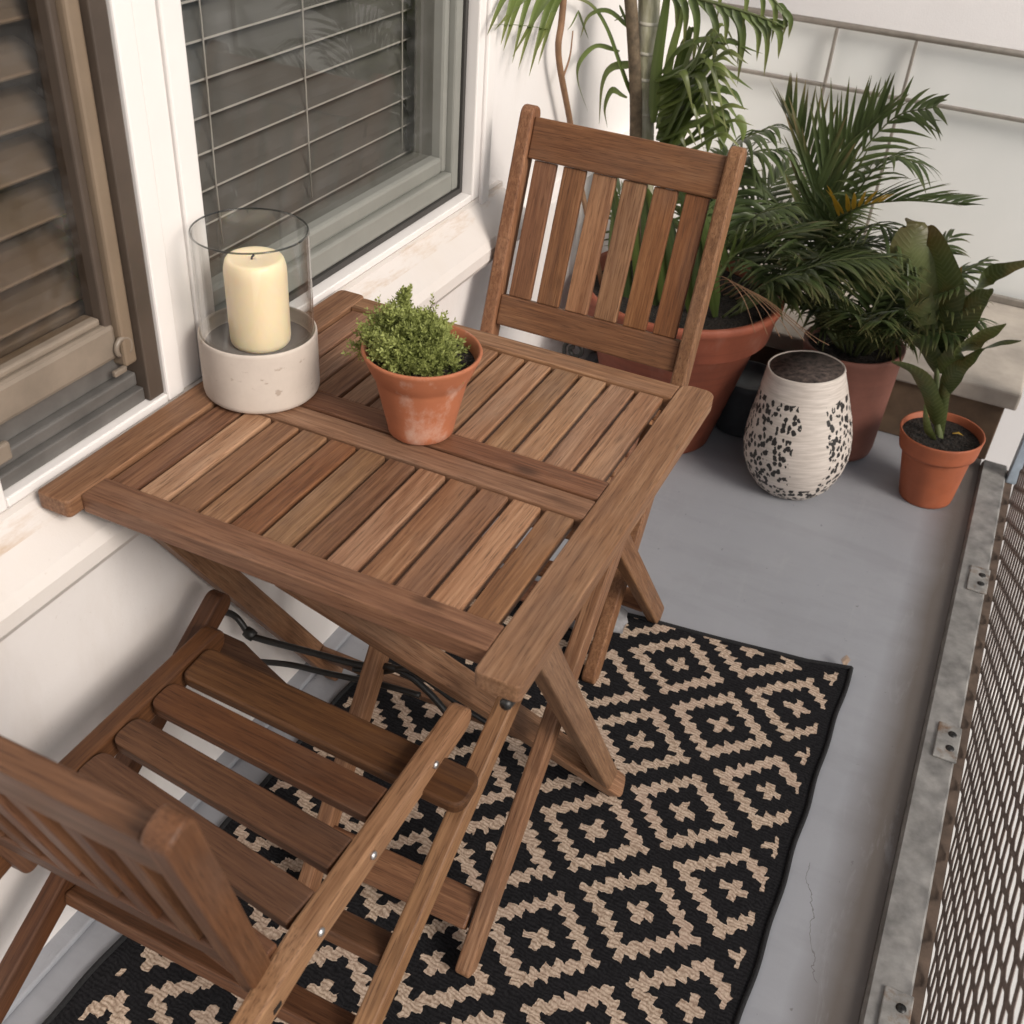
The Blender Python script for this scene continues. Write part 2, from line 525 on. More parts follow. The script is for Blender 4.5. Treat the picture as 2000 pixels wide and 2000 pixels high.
def terracotta(name, c, bloom=.0, rough=.75, band=.1):
    m, nt, b = mat(name)
    o = objc(nt)
    n = noise_n(nt, o, 14, 5, .6)
    cc = ramp(nt, n, [(.3, tuple(x * .82 for x in c)), (.7, tuple(x * 1.12 for x in c))])
    rings = noise_n(nt, mapping(nt, o, (2, 2, 120)), 1, 3)
    cc = mix(nt, math_n(nt, 'MULTIPLY', ramp(nt, rings, [(.5, 0), (.7, 1)]), band * 2), cc, tuple(x * .7 for x in c))
    if bloom:
        bl = noise_n(nt, mapping(nt, o, (16, 16, 11)), 1, 6, .65)
        cc = mix(nt, math_n(nt, 'MULTIPLY', ramp(nt, bl, [(.54, 0), (.74, 1)]), bloom), cc, (.62, .50, .42))
    ln(nt, cc, b.inputs['Base Color'])
    b.inputs['Roughness'].default_value = rough
    bump(nt, b, noise_n(nt, o, 120, 4), .2, .001)
    return m


M['terra'] = terracotta('terracotta_weathered', (.40, .135, .062), .75)
M['terra2'] = terracotta('terracotta_new', (.36, .098, .040), .04, .6)
M['terra3'] = terracotta('terracotta_large', (.27, .070, .034), .10, .7, .25)
M['terra4'] = terracotta('terracotta_brown', (.20, .078, .055), .05, .7)


def soil_mat():
    m, nt, b = mat('potting_soil')
    o = objc(nt)
    v = nd(nt, 'ShaderNodeTexVoronoi', Scale=170.0); ln(nt, o, v.inputs['Vector'])
    n = noise_n(nt, o, 90, 5, .7)
    c = ramp(nt, n, [(.35, (.006, .005, .004)), (.6, (.022, .015, .010)), (.8, (.075, .05, .034))])
    ln(nt, c, b.inputs['Base Color']); b.inputs['Roughness'].default_value = .9
    bump(nt, b, math_n(nt, 'ADD', v.outputs['Distance'], n), 1.0, .006)
    return m


M['soil'] = soil_mat()


def wax_mat():
    m, nt, b = mat('candle_wax')
    b.inputs['Base Color'].default_value = (.88, .73, .50, 1)
    b.inputs['Subsurface Weight'].default_value = .6
    b.inputs['Subsurface Radius'].default_value = (.03, .018, .006)
    b.inputs['Subsurface Scale'].default_value = .6
    b.inputs['Roughness'].default_value = .42
    bump(nt, b, noise_n(nt, objc(nt), 30, 3), .08, .002)
    return m


M['wax'] = wax_mat()


def stone_mat():
    m, nt, b = mat('cast_stone')
    o = objc(nt)
    n = noise_n(nt, o, 10, 5, .6)
    c = ramp(nt, n, [(.3, (.45, .385, .335)), (.7, (.58, .51, .445))])
    s = noise_n(nt, mapping(nt, o, (60, 60, 90)), 1, 3)
    c = mix(nt, math_n(nt, 'MULTIPLY', ramp(nt, s, [(.64, 0), (.72, 1)]), .6), c, (.27, .20, .15))
    ln(nt, c, b.inputs['Base Color']); b.inputs['Roughness'].default_value = .7
    bump(nt, b, noise_n(nt, o, 150, 4), .15, .001)
    return m


M['stone'] = stone_mat()


def glass_mat(name, rough=0.0, tintc=(1, 1, 1), pw=4.5, refl_haze=0.0):
    m, nt, b = mat(name)
    nt.nodes.remove(b)
    out = nt.nodes['Material Output']
    g = nd(nt, 'ShaderNodeBsdfGlossy', Roughness=rough)
    tr = nt.nodes.new('ShaderNodeBsdfTransparent'); tr.inputs[0].default_value = (*tintc, 1)
    lw = nt.nodes.new('ShaderNodeLayerWeight'); lw.inputs['Blend'].default_value = .5
    fr = math_n(nt, 'ADD', math_n(nt, 'MULTIPLY', math_n(nt, 'POWER', lw.outputs['Facing'], pw), .9), .035)
    mx = nt.nodes.new('ShaderNodeMixShader')
    ln(nt, fr, mx.inputs[0]); ln(nt, tr.outputs[0], mx.inputs[1]); ln(nt, g.outputs[0], mx.inputs[2])
    fin = mx.outputs[0]
    if refl_haze:  # pale diffuse patches paint in blotchy reflections on the panes
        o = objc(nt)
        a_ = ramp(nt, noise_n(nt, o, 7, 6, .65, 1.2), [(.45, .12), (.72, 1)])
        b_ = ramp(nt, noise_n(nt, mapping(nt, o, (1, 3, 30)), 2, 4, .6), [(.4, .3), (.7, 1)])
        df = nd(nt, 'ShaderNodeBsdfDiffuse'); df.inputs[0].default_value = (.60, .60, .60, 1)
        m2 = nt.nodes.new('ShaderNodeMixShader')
        ln(nt, math_n(nt, 'MULTIPLY', math_n(nt, 'MULTIPLY', a_, b_), refl_haze), m2.inputs[0]); ln(nt, fin, m2.inputs[1]); ln(nt, df.outputs[0], m2.inputs[2])
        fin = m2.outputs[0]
    ln(nt, fin, out.inputs[0])
    return m


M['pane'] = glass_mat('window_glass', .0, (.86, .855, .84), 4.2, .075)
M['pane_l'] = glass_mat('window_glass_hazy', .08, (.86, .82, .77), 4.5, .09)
M['lglass'] = glass_mat('lantern_glass', .0, (.975, .98, .977), 3.2)
M['grim'] = glass_mat('lantern_rim', .05, (.42, .44, .43), 1.6)


def panel_mat():
    m, nt, b = mat('frosted_panel')
    o = objc(nt)
    n = noise_n(nt, o, 3, 4)
    ln(nt, ramp(nt, n, [(.3, (.72, .735, .715)), (.7, (.78, .78, .76))]), b.inputs['Base Color'])
    b.inputs['Roughness'].default_value = .38
    bump(nt, b, noise_n(nt, o, 180, 4), .25, .001)
    return m


M['panel'] = panel_mat()


def vase_mat():
    m, nt, b = mat('spotted_ceramic')
    g = attr(nt, 'gc').outputs['Vector']
    sep = nt.nodes.new('ShaderNodeSeparateXYZ'); ln(nt, g, sep.inputs[0])
    ang = math_n(nt, 'ARCTAN2', sep.outputs[1], sep.outputs[0])      # -pi..pi around the axis
    dn = nd(nt, 'ShaderNodeTexNoise', Scale=60.0, Detail=2.0); ln(nt, g, dn.inputs['Vector'])
    sc = nt.nodes.new('ShaderNodeVectorMath'); sc.operation = 'SCALE'; sc.inputs['Scale'].default_value = .012
    ln(nt, dn.outputs['Color'], sc.inputs[0])
    ad = nt.nodes.new('ShaderNodeVectorMath'); ad.operation = 'ADD'; ln(nt, g, ad.inputs[0]); ln(nt, sc.outputs[0], ad.inputs[1])
    vo = nd(nt, 'ShaderNodeTexVoronoi', Scale=84.0, Randomness=.9); ln(nt, mapping(nt, ad.outputs[0], (1, 1, .72)), vo.inputs['Vector'])
    spot = math_n(nt, 'LESS_THAN', vo.outputs['Distance'], .455)
    br = noise_n(nt, g, 75, 2)
    spot = math_n(nt, 'MULTIPLY', spot, math_n(nt, 'GREATER_THAN', br, .33))
    # blank band: facing the balcony, and none under the rim
    edge = math_n(nt, 'MULTIPLY', math_n(nt, 'SUBTRACT', noise_n(nt, g, 12, 3), .5), .7)
    a2 = math_n(nt, 'ADD', ang, edge)
    band = math_n(nt, 'LESS_THAN', math_n(nt, 'ABSOLUTE', math_n(nt, 'ADD', a2, 1.12)), .31)
    taper = math_n(nt, 'GREATER_THAN', sep.outputs[2], .05)
    blank = math_n(nt, 'MULTIPLY', band, taper)
    top = math_n(nt, 'LESS_THAN', math_n(nt, 'ADD', sep.outputs[2], math_n(nt, 'MULTIPLY', edge, .05)), .262)
    spot = math_n(nt, 'MULTIPLY', math_n(nt, 'MULTIPLY', spot, math_n(nt, 'SUBTRACT', 1, blank)), top)
    lines = noise_n(nt, mapping(nt, g, (20, 20, 260)), 1, 3)
    base = ramp(nt, lines, [(.35, (.50, .44, .39)), (.65, (.64, .575, .52))])
    ln(nt, mix(nt, spot, base, (.018, .016, .015)), b.inputs['Base Color'])
    b.inputs['Roughness'].default_value = .55
    bump(nt, b, math_n(nt, 'SUBTRACT', lines, math_n(nt, 'MULTIPLY', spot, .5)), .35, .0015)
    return m


M['vase'] = vase_mat()
M['vasein'] = plain('vase_inside', (.055, .040, .034), .85, 0, .97, 85, .9, 70)


def leaf_mat(name, dark, light, tip=None, rough=.36, trans=.28):
    m, nt, b = mat(name)
    g = attr(nt, 'gc').outputs['Vector']
    t = attr(nt, 'tint').outputs['Fac']
    st = noise_n(nt, mapping(nt, g, (5, 120, 1)), 1, 2)
    f = math_n(nt, 'ADD', math_n(nt, 'MULTIPLY', st, .45), math_n(nt, 'MULTIPLY', t, .6))
    c = ramp(nt, f, [(.2, dark), (.75, light)])
    if tip:
        sep = nt.nodes.new('ShaderNodeSeparateXYZ'); ln(nt, g, sep.inputs[0])
        k = math_n(nt, 'MULTIPLY', ramp(nt, sep.outputs[2], [(.0, 0), (1.0, 1)]), 1.0)
        c = mix(nt, k, c, tip)
    ln(nt, c, b.inputs['Base Color'])
    b.inputs['Roughness'].default_value = rough
    b.inputs['Specular IOR Level'].default_value = .4
    if trans:
        out = nt.nodes['Material Output']
        tl = nt.nodes.new('ShaderNodeBsdfTranslucent')
        ln(nt, c, tl.inputs[0])
        mx = nt.nodes.new('ShaderNodeMixShader'); mx.inputs[0].default_value = trans
        ln(nt, b.outputs[0], mx.inputs[1]); ln(nt, tl.outputs[0], mx.inputs[2]); ln(nt, mx.outputs[0], out.inputs[0])
    return m


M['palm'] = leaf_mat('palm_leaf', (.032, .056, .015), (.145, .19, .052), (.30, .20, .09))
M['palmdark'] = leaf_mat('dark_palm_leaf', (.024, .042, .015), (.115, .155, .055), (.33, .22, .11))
M['yellowleaf'] = leaf_mat('yellowing_leaf', (.42, .25, .02), (.55, .33, .04), None)


def broad_mat():
    m, nt, b = mat('broad_leaf')
    g = attr(nt, 'gc').outputs['Vector']
    t = attr(nt, 'tint').outputs['Fac']
    sep = nt.nodes.new('ShaderNodeSeparateXYZ'); ln(nt, g, sep.inputs[0])
    w_ = math_n(nt, 'ABSOLUTE', sep.outputs[1])
    ph = math_n(nt, 'SUBTRACT', sep.outputs[0], math_n(nt, 'MULTIPLY', w_, .7))
    vein = math_n(nt, 'POWER', math_n(nt, 'ABSOLUTE', math_n(nt, 'SINE', math_n(nt, 'MULTIPLY', ph, 300))), 6)
    mid = ramp(nt, w_, [(.0, 1), (.05, 0)])
    blot = noise_n(nt, mapping(nt, g, (22, 30, 1)), 1, 5, .65)
    f = math_n(nt, 'ADD', math_n(nt, 'MULTIPLY', blot, .55), math_n(nt, 'MULTIPLY', t, .5))
    c = ramp(nt, f, [(.25, (.030, .045, .014)), (.55, (.085, .105, .030)), (.85, (.19, .215, .085))])
    c = mix(nt, math_n(nt, 'MULTIPLY', vein, .3), c, (.17, .20, .085))
    bz = noise_n(nt, mapping(nt, g, (11, 16, 1)), 1, 4, .6)
    c = mix(nt, math_n(nt, 'MULTIPLY', ramp(nt, bz, [(.5, 0), (.72, 1)]), .6), c, (.12, .075, .025))
    c = mix(nt, sep.outputs[2], c, (.15, .082, .02))
    ln(nt, c, b.inputs['Base Color']); b.inputs['Roughness'].default_value = .38
    bump(nt, b, math_n(nt, 'SUBTRACT', blot, math_n(nt, 'MULTIPLY', vein, .35)), .5, .002)
    out = nt.nodes['Material Output']
    tl = nt.nodes.new('ShaderNodeBsdfTranslucent'); ln(nt, c, tl.inputs[0])
    mx = nt.nodes.new('ShaderNodeMixShader'); mx.inputs[0].default_value = .22
    ln(nt, b.outputs[0], mx.inputs[1]); ln(nt, tl.outputs[0], mx.inputs[2]); ln(nt, mx.outputs[0], out.inputs[0])
    return m


M['broad'] = broad_mat()
M['moss'] = leaf_mat('moss_green', (.10, .125, .022), (.37, .41, .13), (.30, .33, .10), .6, .3)
M['drystem'] = plain('dry_stem', (.21, .115, .06), .7, 0, .3, 30, .3, 90)
M['bark'] = plain('brown_bark', (.105, .075, .045), .8, 0, .5, 60, .7, 110)
M['greenstem'] = plain('green_stem', (.10, .12, .045), .55, 0, .25, 25, .2, 90)


def trunk_mat():
    m, nt, b = mat('palm_trunk')
    g = attr(nt, 'gc').outputs['Vector']
    n = noise_n(nt, mapping(nt, g, (7, 40, 40)), 1, 5, .65)
    c = ramp(nt, n, [(.3, (.12, .11, .06)), (.5, (.27, .26, .17)), (.72, (.48, .46, .38))])
    ln(nt, c, b.inputs['Base Color']); b.inputs['Roughness'].default_value = .75
    bump(nt, b, n, .6, .004)
    return m


M['trunk'] = trunk_mat()
M['blind'] = plain('blind_slat', (.112, .110, .103), .5, 0, .06, 5)
M['blindedge'] = plain('slat_edge_highlight', (.50, .48, .45), .5, 0, .05, 20)  # paler colour paints the light slat edges catch; cords reuse it
M['blind_l'] = plain('beige_blind_slat', (.150, .130, .113), .5, 0, .08, 5)
M['blindedge_l'] = plain('beige_edge_highlight', (.23, .195, .165), .5, 0, .05, 20)  # same painted edge highlight for the beige blind
M['alu'] = plain('window_aluminium', (.25, .25, .225), .4, .15, .07, 12, .05, 80)
M['aludark'] = plain('window_gasket', (.04, .037, .034), .6)
M['brownframe'] = plain('brown_frame', (.068, .050, .038), .5, 0, .15, 14, .1, 60)
M['lining'] = plain('jamb_lining', (.10, .08, .064), .6, 0, .15, 10)
M['tanframe'] = plain('tan_frame', (.19, .14, .096), .5, 0, .08, 20, .08, 120)
M['creamrail'] = plain('cream_rail', (.21, .170, .132), .45, 0, .16, 16, .15, 60)
M['greytrack'] = plain('grey_track', (.125, .118, .11), .4, .2, .2, 18, .1, 60)

X_, Y_, Z_ = V((1, 0, 0)), V((0, 1, 0)), V((0, 0, 1))

# ------------------------------------------------------------------ setting
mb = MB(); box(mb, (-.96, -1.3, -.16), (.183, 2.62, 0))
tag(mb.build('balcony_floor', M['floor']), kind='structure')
mb = MB(); mb.add([(-80, -80, -6.5), (80, -80, -6.5), (80, 80, -6.5), (-80, 80, -6.5)], [(0, 1, 2, 3)])
tag(mb.build('street', M['ground']), kind='structure')

# lower roof seen through the mesh
mb = MB(); box(mb, (.28, -5, -1.9), (9, 14, -1.7))
box(mb, (8.8, -5, -1.7), (9, 14, -1.45))
o = mb.build('lower_roof', M['roofwhite'])
tag(o, 'flat white roof below the balcony, seen through the mesh', 'roof')

# house facade : wall, sill, mullion trim, windows
fac = thing('house_facade', (-.9, 1.2, 0), 'white painted house wall with two windows and a stained sill', 'building')
FX = -.87
mb = MB()
# lower wall with gentle batter under the sill
prof = [(-1.05, .70), (-.872, .70), (-.872, .6905), (-.812, .652), (-.802, .640), (-.801, .622), (-.808, .610), (-.824, .604)]
low = [(-1.05, .604), (-.838, .604), (-.878, 0.0), (-.878, -.1), (-1.05, -.1)]


def extrude_y(mb, pr, y0, y1, smooth=False, mi=0, step=None):
    n = len(pr)
    vs = [(x, y0, z) for x, z in pr] + [(x, y1, z) for x, z in pr]
    fs = [(i, (i + 1) % n, n + (i + 1) % n, n + i) for i in range(n)]
    fs.append(list(range(n))[::-1]); fs.append(list(range(n, 2 * n)))
    mb.add(vs, fs, None, .5, mi, smooth)


sillprof = prof + [(-1.05, .604)]
extrude_y(mb, low, -1.4, 3.2)
mb.build('lower_wall', M['wall'], fac)
mb = MB(); extrude_y(mb, sillprof, -1.4, 1.90)
mb.build('window_sill', M['sill'], fac)
mb = MB()
W0, W1 = .648, .911      # left window
R0, R1 = 1.022, 1.768    # right window
ZB = .714
box(mb, (-1.05, 1.83, .604), (-.884, 3.2, 2.7))          # wall to the far corner
box(mb, (-1.05, -1.4, 2.05), (-.884, 1.829, 2.7))
mb.build('upper_wall', M['wall'], fac)
mb = MB()
box(mb, (-.96, -1.4, .7005), (-.872, W0 - .002, 2.048), .002)
mb.build('left_casing', M['trim'], fac)
mb = MB()
box(mb, (-.892, W1 + .003, .7005), (-.872, .945, 2.048), .003)
box(mb, (-.892, .946, .7005), (-.8765, .985, 2.048), .003)
box(mb, (-.892, .986, .7005), (-.872, R0 - .001, 2.048), .003)
mb.build('mullion_post', M['trim'], fac)
mb = MB()
box(mb, (-.96, R1 + .001, .7005), (-.872, 1.795, 2.048), .003)
box(mb, (-.96, 1.796, .604), (-.866, 1.829, 2.048), .004)
mb.build('right_casing', M['trim'], fac)
mb = MB()
box(mb, (-.96, W0 - .001, .7005), (-.8725, W1 + .002, ZB - .001), .002)
box(mb, (-.96, R0, .7005), (-.8725, R1, ZB - .001), .002)
mb.build('threshold', M['trim'], fac)

# right window : frame steps, gasket, pane
win = MB()


def ring(mb, x0, x1, y0, y1, z0, z1, w, bev=.003, tint=.5, mi=0, wz=None):
    wz = wz or w
    box(mb, (x0, y0, z0), (x1, y0 + w, z1), bev, tint, mi)
    box(mb, (x0, y1 - w, z0), (x1, y1, z1), bev, tint, mi)
    box(mb, (x0, y0 + w + .0004, z0), (x1, y1 - w - .0004, z0 + wz), bev, tint, mi)
    box(mb, (x0, y0 + w + .0004, z1 - wz), (x1, y1 - w - .0004, z1), bev, tint, mi)


RF = .958            # the frame runs on behind the mullion
g = MB(); ring(g, -.97, -.8935, RF + .001, R1 - .001, ZB, 2.04, .010, .0)
wf = MB()
ring(wf, -.97, -.897, RF + .0115, R1 - .0115, ZB + .0105, 2.027, .024, .004, wz=.036)
ring(wf, -.97, -.909, RF + .036, R1 - .036, ZB + .047, 1.990, .018, .006, wz=.030)
w_o = wf.build('window', M['alu'], fac)
g.build('gasket', M['aludark'], w_o)
pn = MB(); box(pn, (-.936, RF + .0545, ZB + .0775), (-.930, R1 - .0545, 1.96))
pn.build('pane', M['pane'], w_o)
# left window : brown frame
wf = MB()
LY0 = W0
box(wf, (-.97, .886, ZB), (-.8765, W1 + .001, 2.04), .002)                       # dark outer stile
box(wf, (-.925, .8515, ZB + .075), (-.896, .8640, 2.04), .003)
w2 = wf.build('window', M['brownframe'], fac)
tag(w2, 'brown framed sliding window with cream bottom rail')
mb = MB(); box(mb, (-.930, .8645, ZB + .055), (-.886, .8855, 2.04), .004); mb.build('tan_stile', M['tanframe'], w2)
mb = MB(); box(mb, (-1.03, .80, .74), (-1.012, 1.02, 2.04), .003); mb.build('jamb_lining', M['lining'], w2)
mb = MB(); box(mb, (-.930, W0, .782), (-.893, .8640, .828), .006); box(mb, (-.925, W0, .8285), (-.901, .8505, .838), .003)
mb.build('bottom_rail', M['creamrail'], w2)
mb = MB(); box(mb, (-.97, W0, ZB), (-.884, .8855, .733), .002); box(mb, (-.97, W0, .7335), (-.893, .8855, .752), .003); box(mb, (-.97, W0, .7525), (-.905, .8855, .7815), .002)
mb.build('track', M['greytrack'], w2)
mb = MB()
lathe(mb, [(.001, 0), (.013, 0), (.014, .004), (.011, .008), (.001, .009)], (-.8925, .874, .772), 20, axis=(1, 0, 0))
tube(mb, [(-.889, .868 + .012 * math.cos(a), .796 + .012 * math.sin(a)) for a in [x * .5 for x in range(-2, 9)]], .0035, 8)
box(mb, (-.8925, .845, .764), (-.886, .866, .772), .002)
mb.build('latch', M['creamrail'], w2)
mb = MB()
box(mb, (-.893, W0 + .004, .745), (-.884, W0 + .030, .768), .003)
box(mb, (-.8925, W0 + .010, .768), (-.885, W0 + .018, .83), .002)
mb.build('corner_bracket', M['creamrail'], w2)
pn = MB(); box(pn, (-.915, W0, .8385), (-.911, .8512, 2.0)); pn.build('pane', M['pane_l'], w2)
mb = MB(); box(mb, (-2.6, -1.4, -.1), (-2.55, 3.2, 2.7)); box(mb, (-2.55, -1.4, 2.65), (-1.06, 3.2, 2.7)); box(mb, (-2.55, -1.4, -.1), (-1.06, 3.2, -.05))
box(mb, (-2.55, -1.45, -.1), (-1.06, -1.4, 2.7)); box(mb, (-2.55, 3.2, -.1), (-1.06, 3.25, 2.7))
mb.build('room_shell', M['interior'], fac)


def blind(name, x, y0, y1, z0, pitch, n, tilt, mats, cords, label, wid=.052):
    root = thing(name, (x, (y0 + y1) / 2, z0), label, 'window blind')
    mb = MB()
    ca, sa = math.cos(tilt), math.sin(tilt)
    for i in range(n):
        z = z0 + .03 + i * pitch
        sag = random.uniform(-.0015, .0015)
        pts = []
        for sf in (-.5, -.25, 0, .25, .452, .5):
            s = sf * wid
            cv = .004 * (1 - (2 * sf) ** 2)
            pts.append((x + s * ca + cv * sa, z + -s * sa + cv * ca + sag))
        th = .0026
        up = [(a, b) for a, b in pts]; dn = [(a - th * sa, b - th * ca) for a, b in pts]
        prf = up + dn[::-1]
        m_ = len(prf)
        vs = [(a, y0, b) for a, b in prf] + [(a, y1, b) for a, b in prf]
        for q in range(m_):
            r = (q + 1) % m_
            mb.add([vs[q], vs[r], vs[m_ + r], vs[m_ + q]], [(0, 1, 2, 3)], None, .5, 1 if q in (4, 5) else 0, q not in (4, 5))  # outermost strip gets the painted highlight colour
    mb.build('slats', mats, root)
    for cy in cords:
        c = MB()
        tube(c, [(x + wid * .5 * ca + .004, cy + random.uniform(-.002, .002), z0 + .02 + k * .1) for k in range(int(n * pitch / .1))], .0013, 6)
        c.build('ladder_cord', mats[1], root)
    b = MB(); box(b, (x - .02, y0, z0 - .008), (x + .02, y1, z0 + .004), .003); b.build('bottom_rail', mats[0], root)
    return root


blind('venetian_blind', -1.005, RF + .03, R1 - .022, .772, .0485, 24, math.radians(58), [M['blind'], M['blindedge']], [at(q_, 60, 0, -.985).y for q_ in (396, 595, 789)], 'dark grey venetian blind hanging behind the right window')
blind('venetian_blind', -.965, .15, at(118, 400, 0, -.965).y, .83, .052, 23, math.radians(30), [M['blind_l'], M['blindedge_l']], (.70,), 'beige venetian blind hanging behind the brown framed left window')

# skirting
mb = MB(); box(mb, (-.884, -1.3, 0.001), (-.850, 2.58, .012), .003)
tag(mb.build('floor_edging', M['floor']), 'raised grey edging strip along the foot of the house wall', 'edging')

# far ledge, board, divider
mb = MB(); box(mb, (-.88, 2.586, .158), (.215, 3.18, .205), .006)
led = thing('concrete_ledge', (-.3, 2.6, 0), 'pale concrete ledge on a brown board at the far end of the balcony', 'ledge')
mb.build('slab', M['concrete'], led)
mb = MB(); box(mb, (-.88, 2.60, 0.0005), (.19, 2.66, .1575), .003); mb.build('board', M['board'], led)

DY = 3.12
zt = at(1755, 67, 1, DY).z; zm = at(1905, 219, 1, DY).z
xp1 = at(1772, 150, 1, DY).x; xp0 = at(1623, 110, 1, DY).x
dv = thing('divider_railing', (0, DY, .2), 'metal railing with frosted panels dividing off the next balcony', 'railing')
mb = MB(); tube(mb, [(-.88, DY, zt), (0.6, DY, zt)], .0085, 12); mb.build('handrail', M['rail'], dv)
mb = MB(); box(mb, (-.88, DY - .008, zm - .0045), (0.6, DY + .008, zm + .0045), .002); mb.build('mid_rail', M['rail'], dv)
mb = MB(); box(mb, (-.88, DY - .008, .206), (0.6, DY + .008, .224), .002); mb.build('bottom_rail', M['rail'], dv)
for xp in (xp0, xp1, .594):
    mb = MB(); box(mb, (xp - .004, DY - .008, .2245), (xp + .004, DY + .008, zt - .008), .002); mb.build('post', M['rail'], dv)
xs = [-.88, xp0, xp1, .594]
for a, b in zip(xs[:-1], xs[1:]):
    mb = MB(); box(mb, (a + .003, DY + .022, .207), (b - .003, DY + .028, zm - .002), .0); mb.build('frosted_panel', M['panel'], dv)
    mb = MB(); box(mb, (a + .003, DY + .022, zm + .002), (b - .003, DY + .028, zt + .002), .0); mb.build('frosted_panel', M['panel'], dv)
mb = MB(); box(mb, (-3.5, 3.75, -6.5), (.62, 3.95, 6))
tag(mb.build('neighbour_wall', M['farwall']), 'blank white rendered wall rising behind the divider railing', 'wall')

# channel + mesh railing on the right
ch = thing('edge_channel', (.215, 1.2, 0), 'grey galvanised channel with bolted plates along the balcony edge', 'channel')
mb = MB(); extrude_y(mb, [(.1835, -.1), (.1835, .006), (.188, .016), (.240, .016), (.244, .010), (.244, -.1)], -1.3, 2.575)
mb.build('channel', M['galv'], ch)
mb = MB(); box(mb, (.2445, -1.3, -.1), (.262, 2.575, .004), 0); mb.build('rusty_strip', M['rust'], ch)
for yy in (.975, 1.545, 2.06):
    mb = MB(); box(mb, (.205, yy - .045, .0162), (.246, yy + .045, .021), .002)
    pl = mb.build('plate', M['plate'], ch)
    for dy in (-.018, .018):
        mb = MB()
        lathe(mb, [(.0075, 0), (.0075, .0006), (.001, .0007)], (.231, yy + dy + random.uniform(-.003, .003), .0211), 14)
        mb.build('bolt_hole', M['black'], pl)

mr = thing('mesh_railing', (.262, 1.2, 0), 'brown expanded metal mesh railing along the open side of the balcony', 'railing')
mb = MB()
P2, RZ = .040, .0215
y0m, y1m = .3, 2.50
nrow = 43
for k in range(nrow):
    zc = .02 + k * RZ
    pts = []
    j = 0
    y = y0m
    while y < y1m:
        s = 1 if (j + k) % 2 == 0 else -1
        dz = s * RZ * .42
        pts += [(y - .007, zc + dz), (y + .007, zc + dz)]
        y += P2; j += 1
    w = .0031
    for (ya, za), (yb, zb) in zip(pts[:-1], pts[1:]):
        xa = .2625
        # tilted strand : wider towards the outside
        A = [(xa - .0013, ya, za - w), (xa + .0013, ya, za + w), (xa + .0013, yb, zb + w), (xa - .0013, yb, zb - w)]
        B = [(p[0] + .0010, p[1], p[2] - .0006) for p in A]
        mb.add(A + B, [(0, 1, 2, 3), (7, 6, 5, 4), (0, 3, 7, 4), (1, 5, 6, 2)])
mb.build('mesh_panel', M['mesh'], mr)
mb = MB(); tube(mb, [(.262, .2, .97), (.262, 2.55, .97)], .02, 12); mb.build('handrail', M['rail'], mr)
mb = MB(); box(mb, (.246, 2.512, .0045), (.286, 2.556, .95), .003); mb.build('post', M['bluepost'], mr)
mb = MB(); box(mb, (.246, .20, .0045), (.286, .24, .95), .003); mb.build('post', M['bluepost'], mr)

# ------------------------------------------------------------------ rug
rug = thing('patterned_rug', (-.37, .9, 0), 'black woven rug with tan stepped diamonds under the table', 'rug')
mb = MB()
c00, c10, c11, c01 = V((-.808, .12)), V((.033, .12)), V((.033, 1.652)), V((-.765, 1.545))
nu, nv = 60, 110
vs, fs = [], []
for j in range(nv + 1):
    for i in range(nu + 1):
        u, v = i / nu, j / nv
        p = (c00 * (1 - u) + c10 * u) * (1 - v) + (c01 * (1 - u) + c11 * u) * v
        e = noise.noise(V((p.x * 4, p.y * 4, 3))) * .004
        wav = .0015 * math.sin(v * 60) * (1 if i in (0, nu) else 0)
        z = .0055 + .0018 * noise.noise(V((p.x * 5, p.y * 5, 0)))
        if u > .9 and v > .95: z += .010 * ((u - .9) / .1) * ((v - .95) / .05)
        vs.append((p.x + e * (i in (0, nu)) + wav, p.y + e * (j in (0, nv)), z))
for j in range(nv):
    for i in range(nu):
        a = j * (nu + 1) + i
        fs.append((a, a + 1, a + nu + 2, a + nu + 1))
mb.add(vs, fs, None, .5, 0, True)
# skirt to the floor
bd = [j * (nu + 1) + nu for j in range(nv + 1)] + [nv * (nu + 1) + i for i in range(nu, -1, -1)] + [j * (nu + 1) for j in range(nv, -1, -1)]
mb.add([vs[i] for i in bd] + [(vs[i][0], vs[i][1], .0005) for i in bd], [(i, i + 1, len(bd) + i + 1, len(bd) + i) for i in range(len(bd) - 1)][::1])
mb.build('weave', M['rug'], rug)
mb = MB()
tube(mb, [V(vs[i]) + V((0, 0, .0008)) for i in bd], .0042, 6)
mb.build('binding', plain('rug_binding', (.012, .012, .013), .95, 0, .4, 200, .6, 400), rug)
mb = MB()
for k in range(9):
    a = 1.2 + k * .16
    p = V((.022, 1.648, .008))
    tube(mb, [p, p + V((math.cos(a) * .006, math.sin(a) * .012, .01)), p + V((math.cos(a) * .014, math.sin(a) * .022, .022 - abs(k - 4) * .002))], .0009, 4)
mb.build('tassel', plain('tassel_yarn', (.42, .31, .23), .9), rug)

# ------------------------------------------------------------------ table
W = M['wood']
tb = thing('folding_table', (-.55, .98, 0), 'slatted brown wooden folding table standing against the window sill', 'table')
TZ = .71


def tpart(name, fn, m=W, parent=tb):
    mb = MB(); fn(mb); return mb.build(name, m, parent)


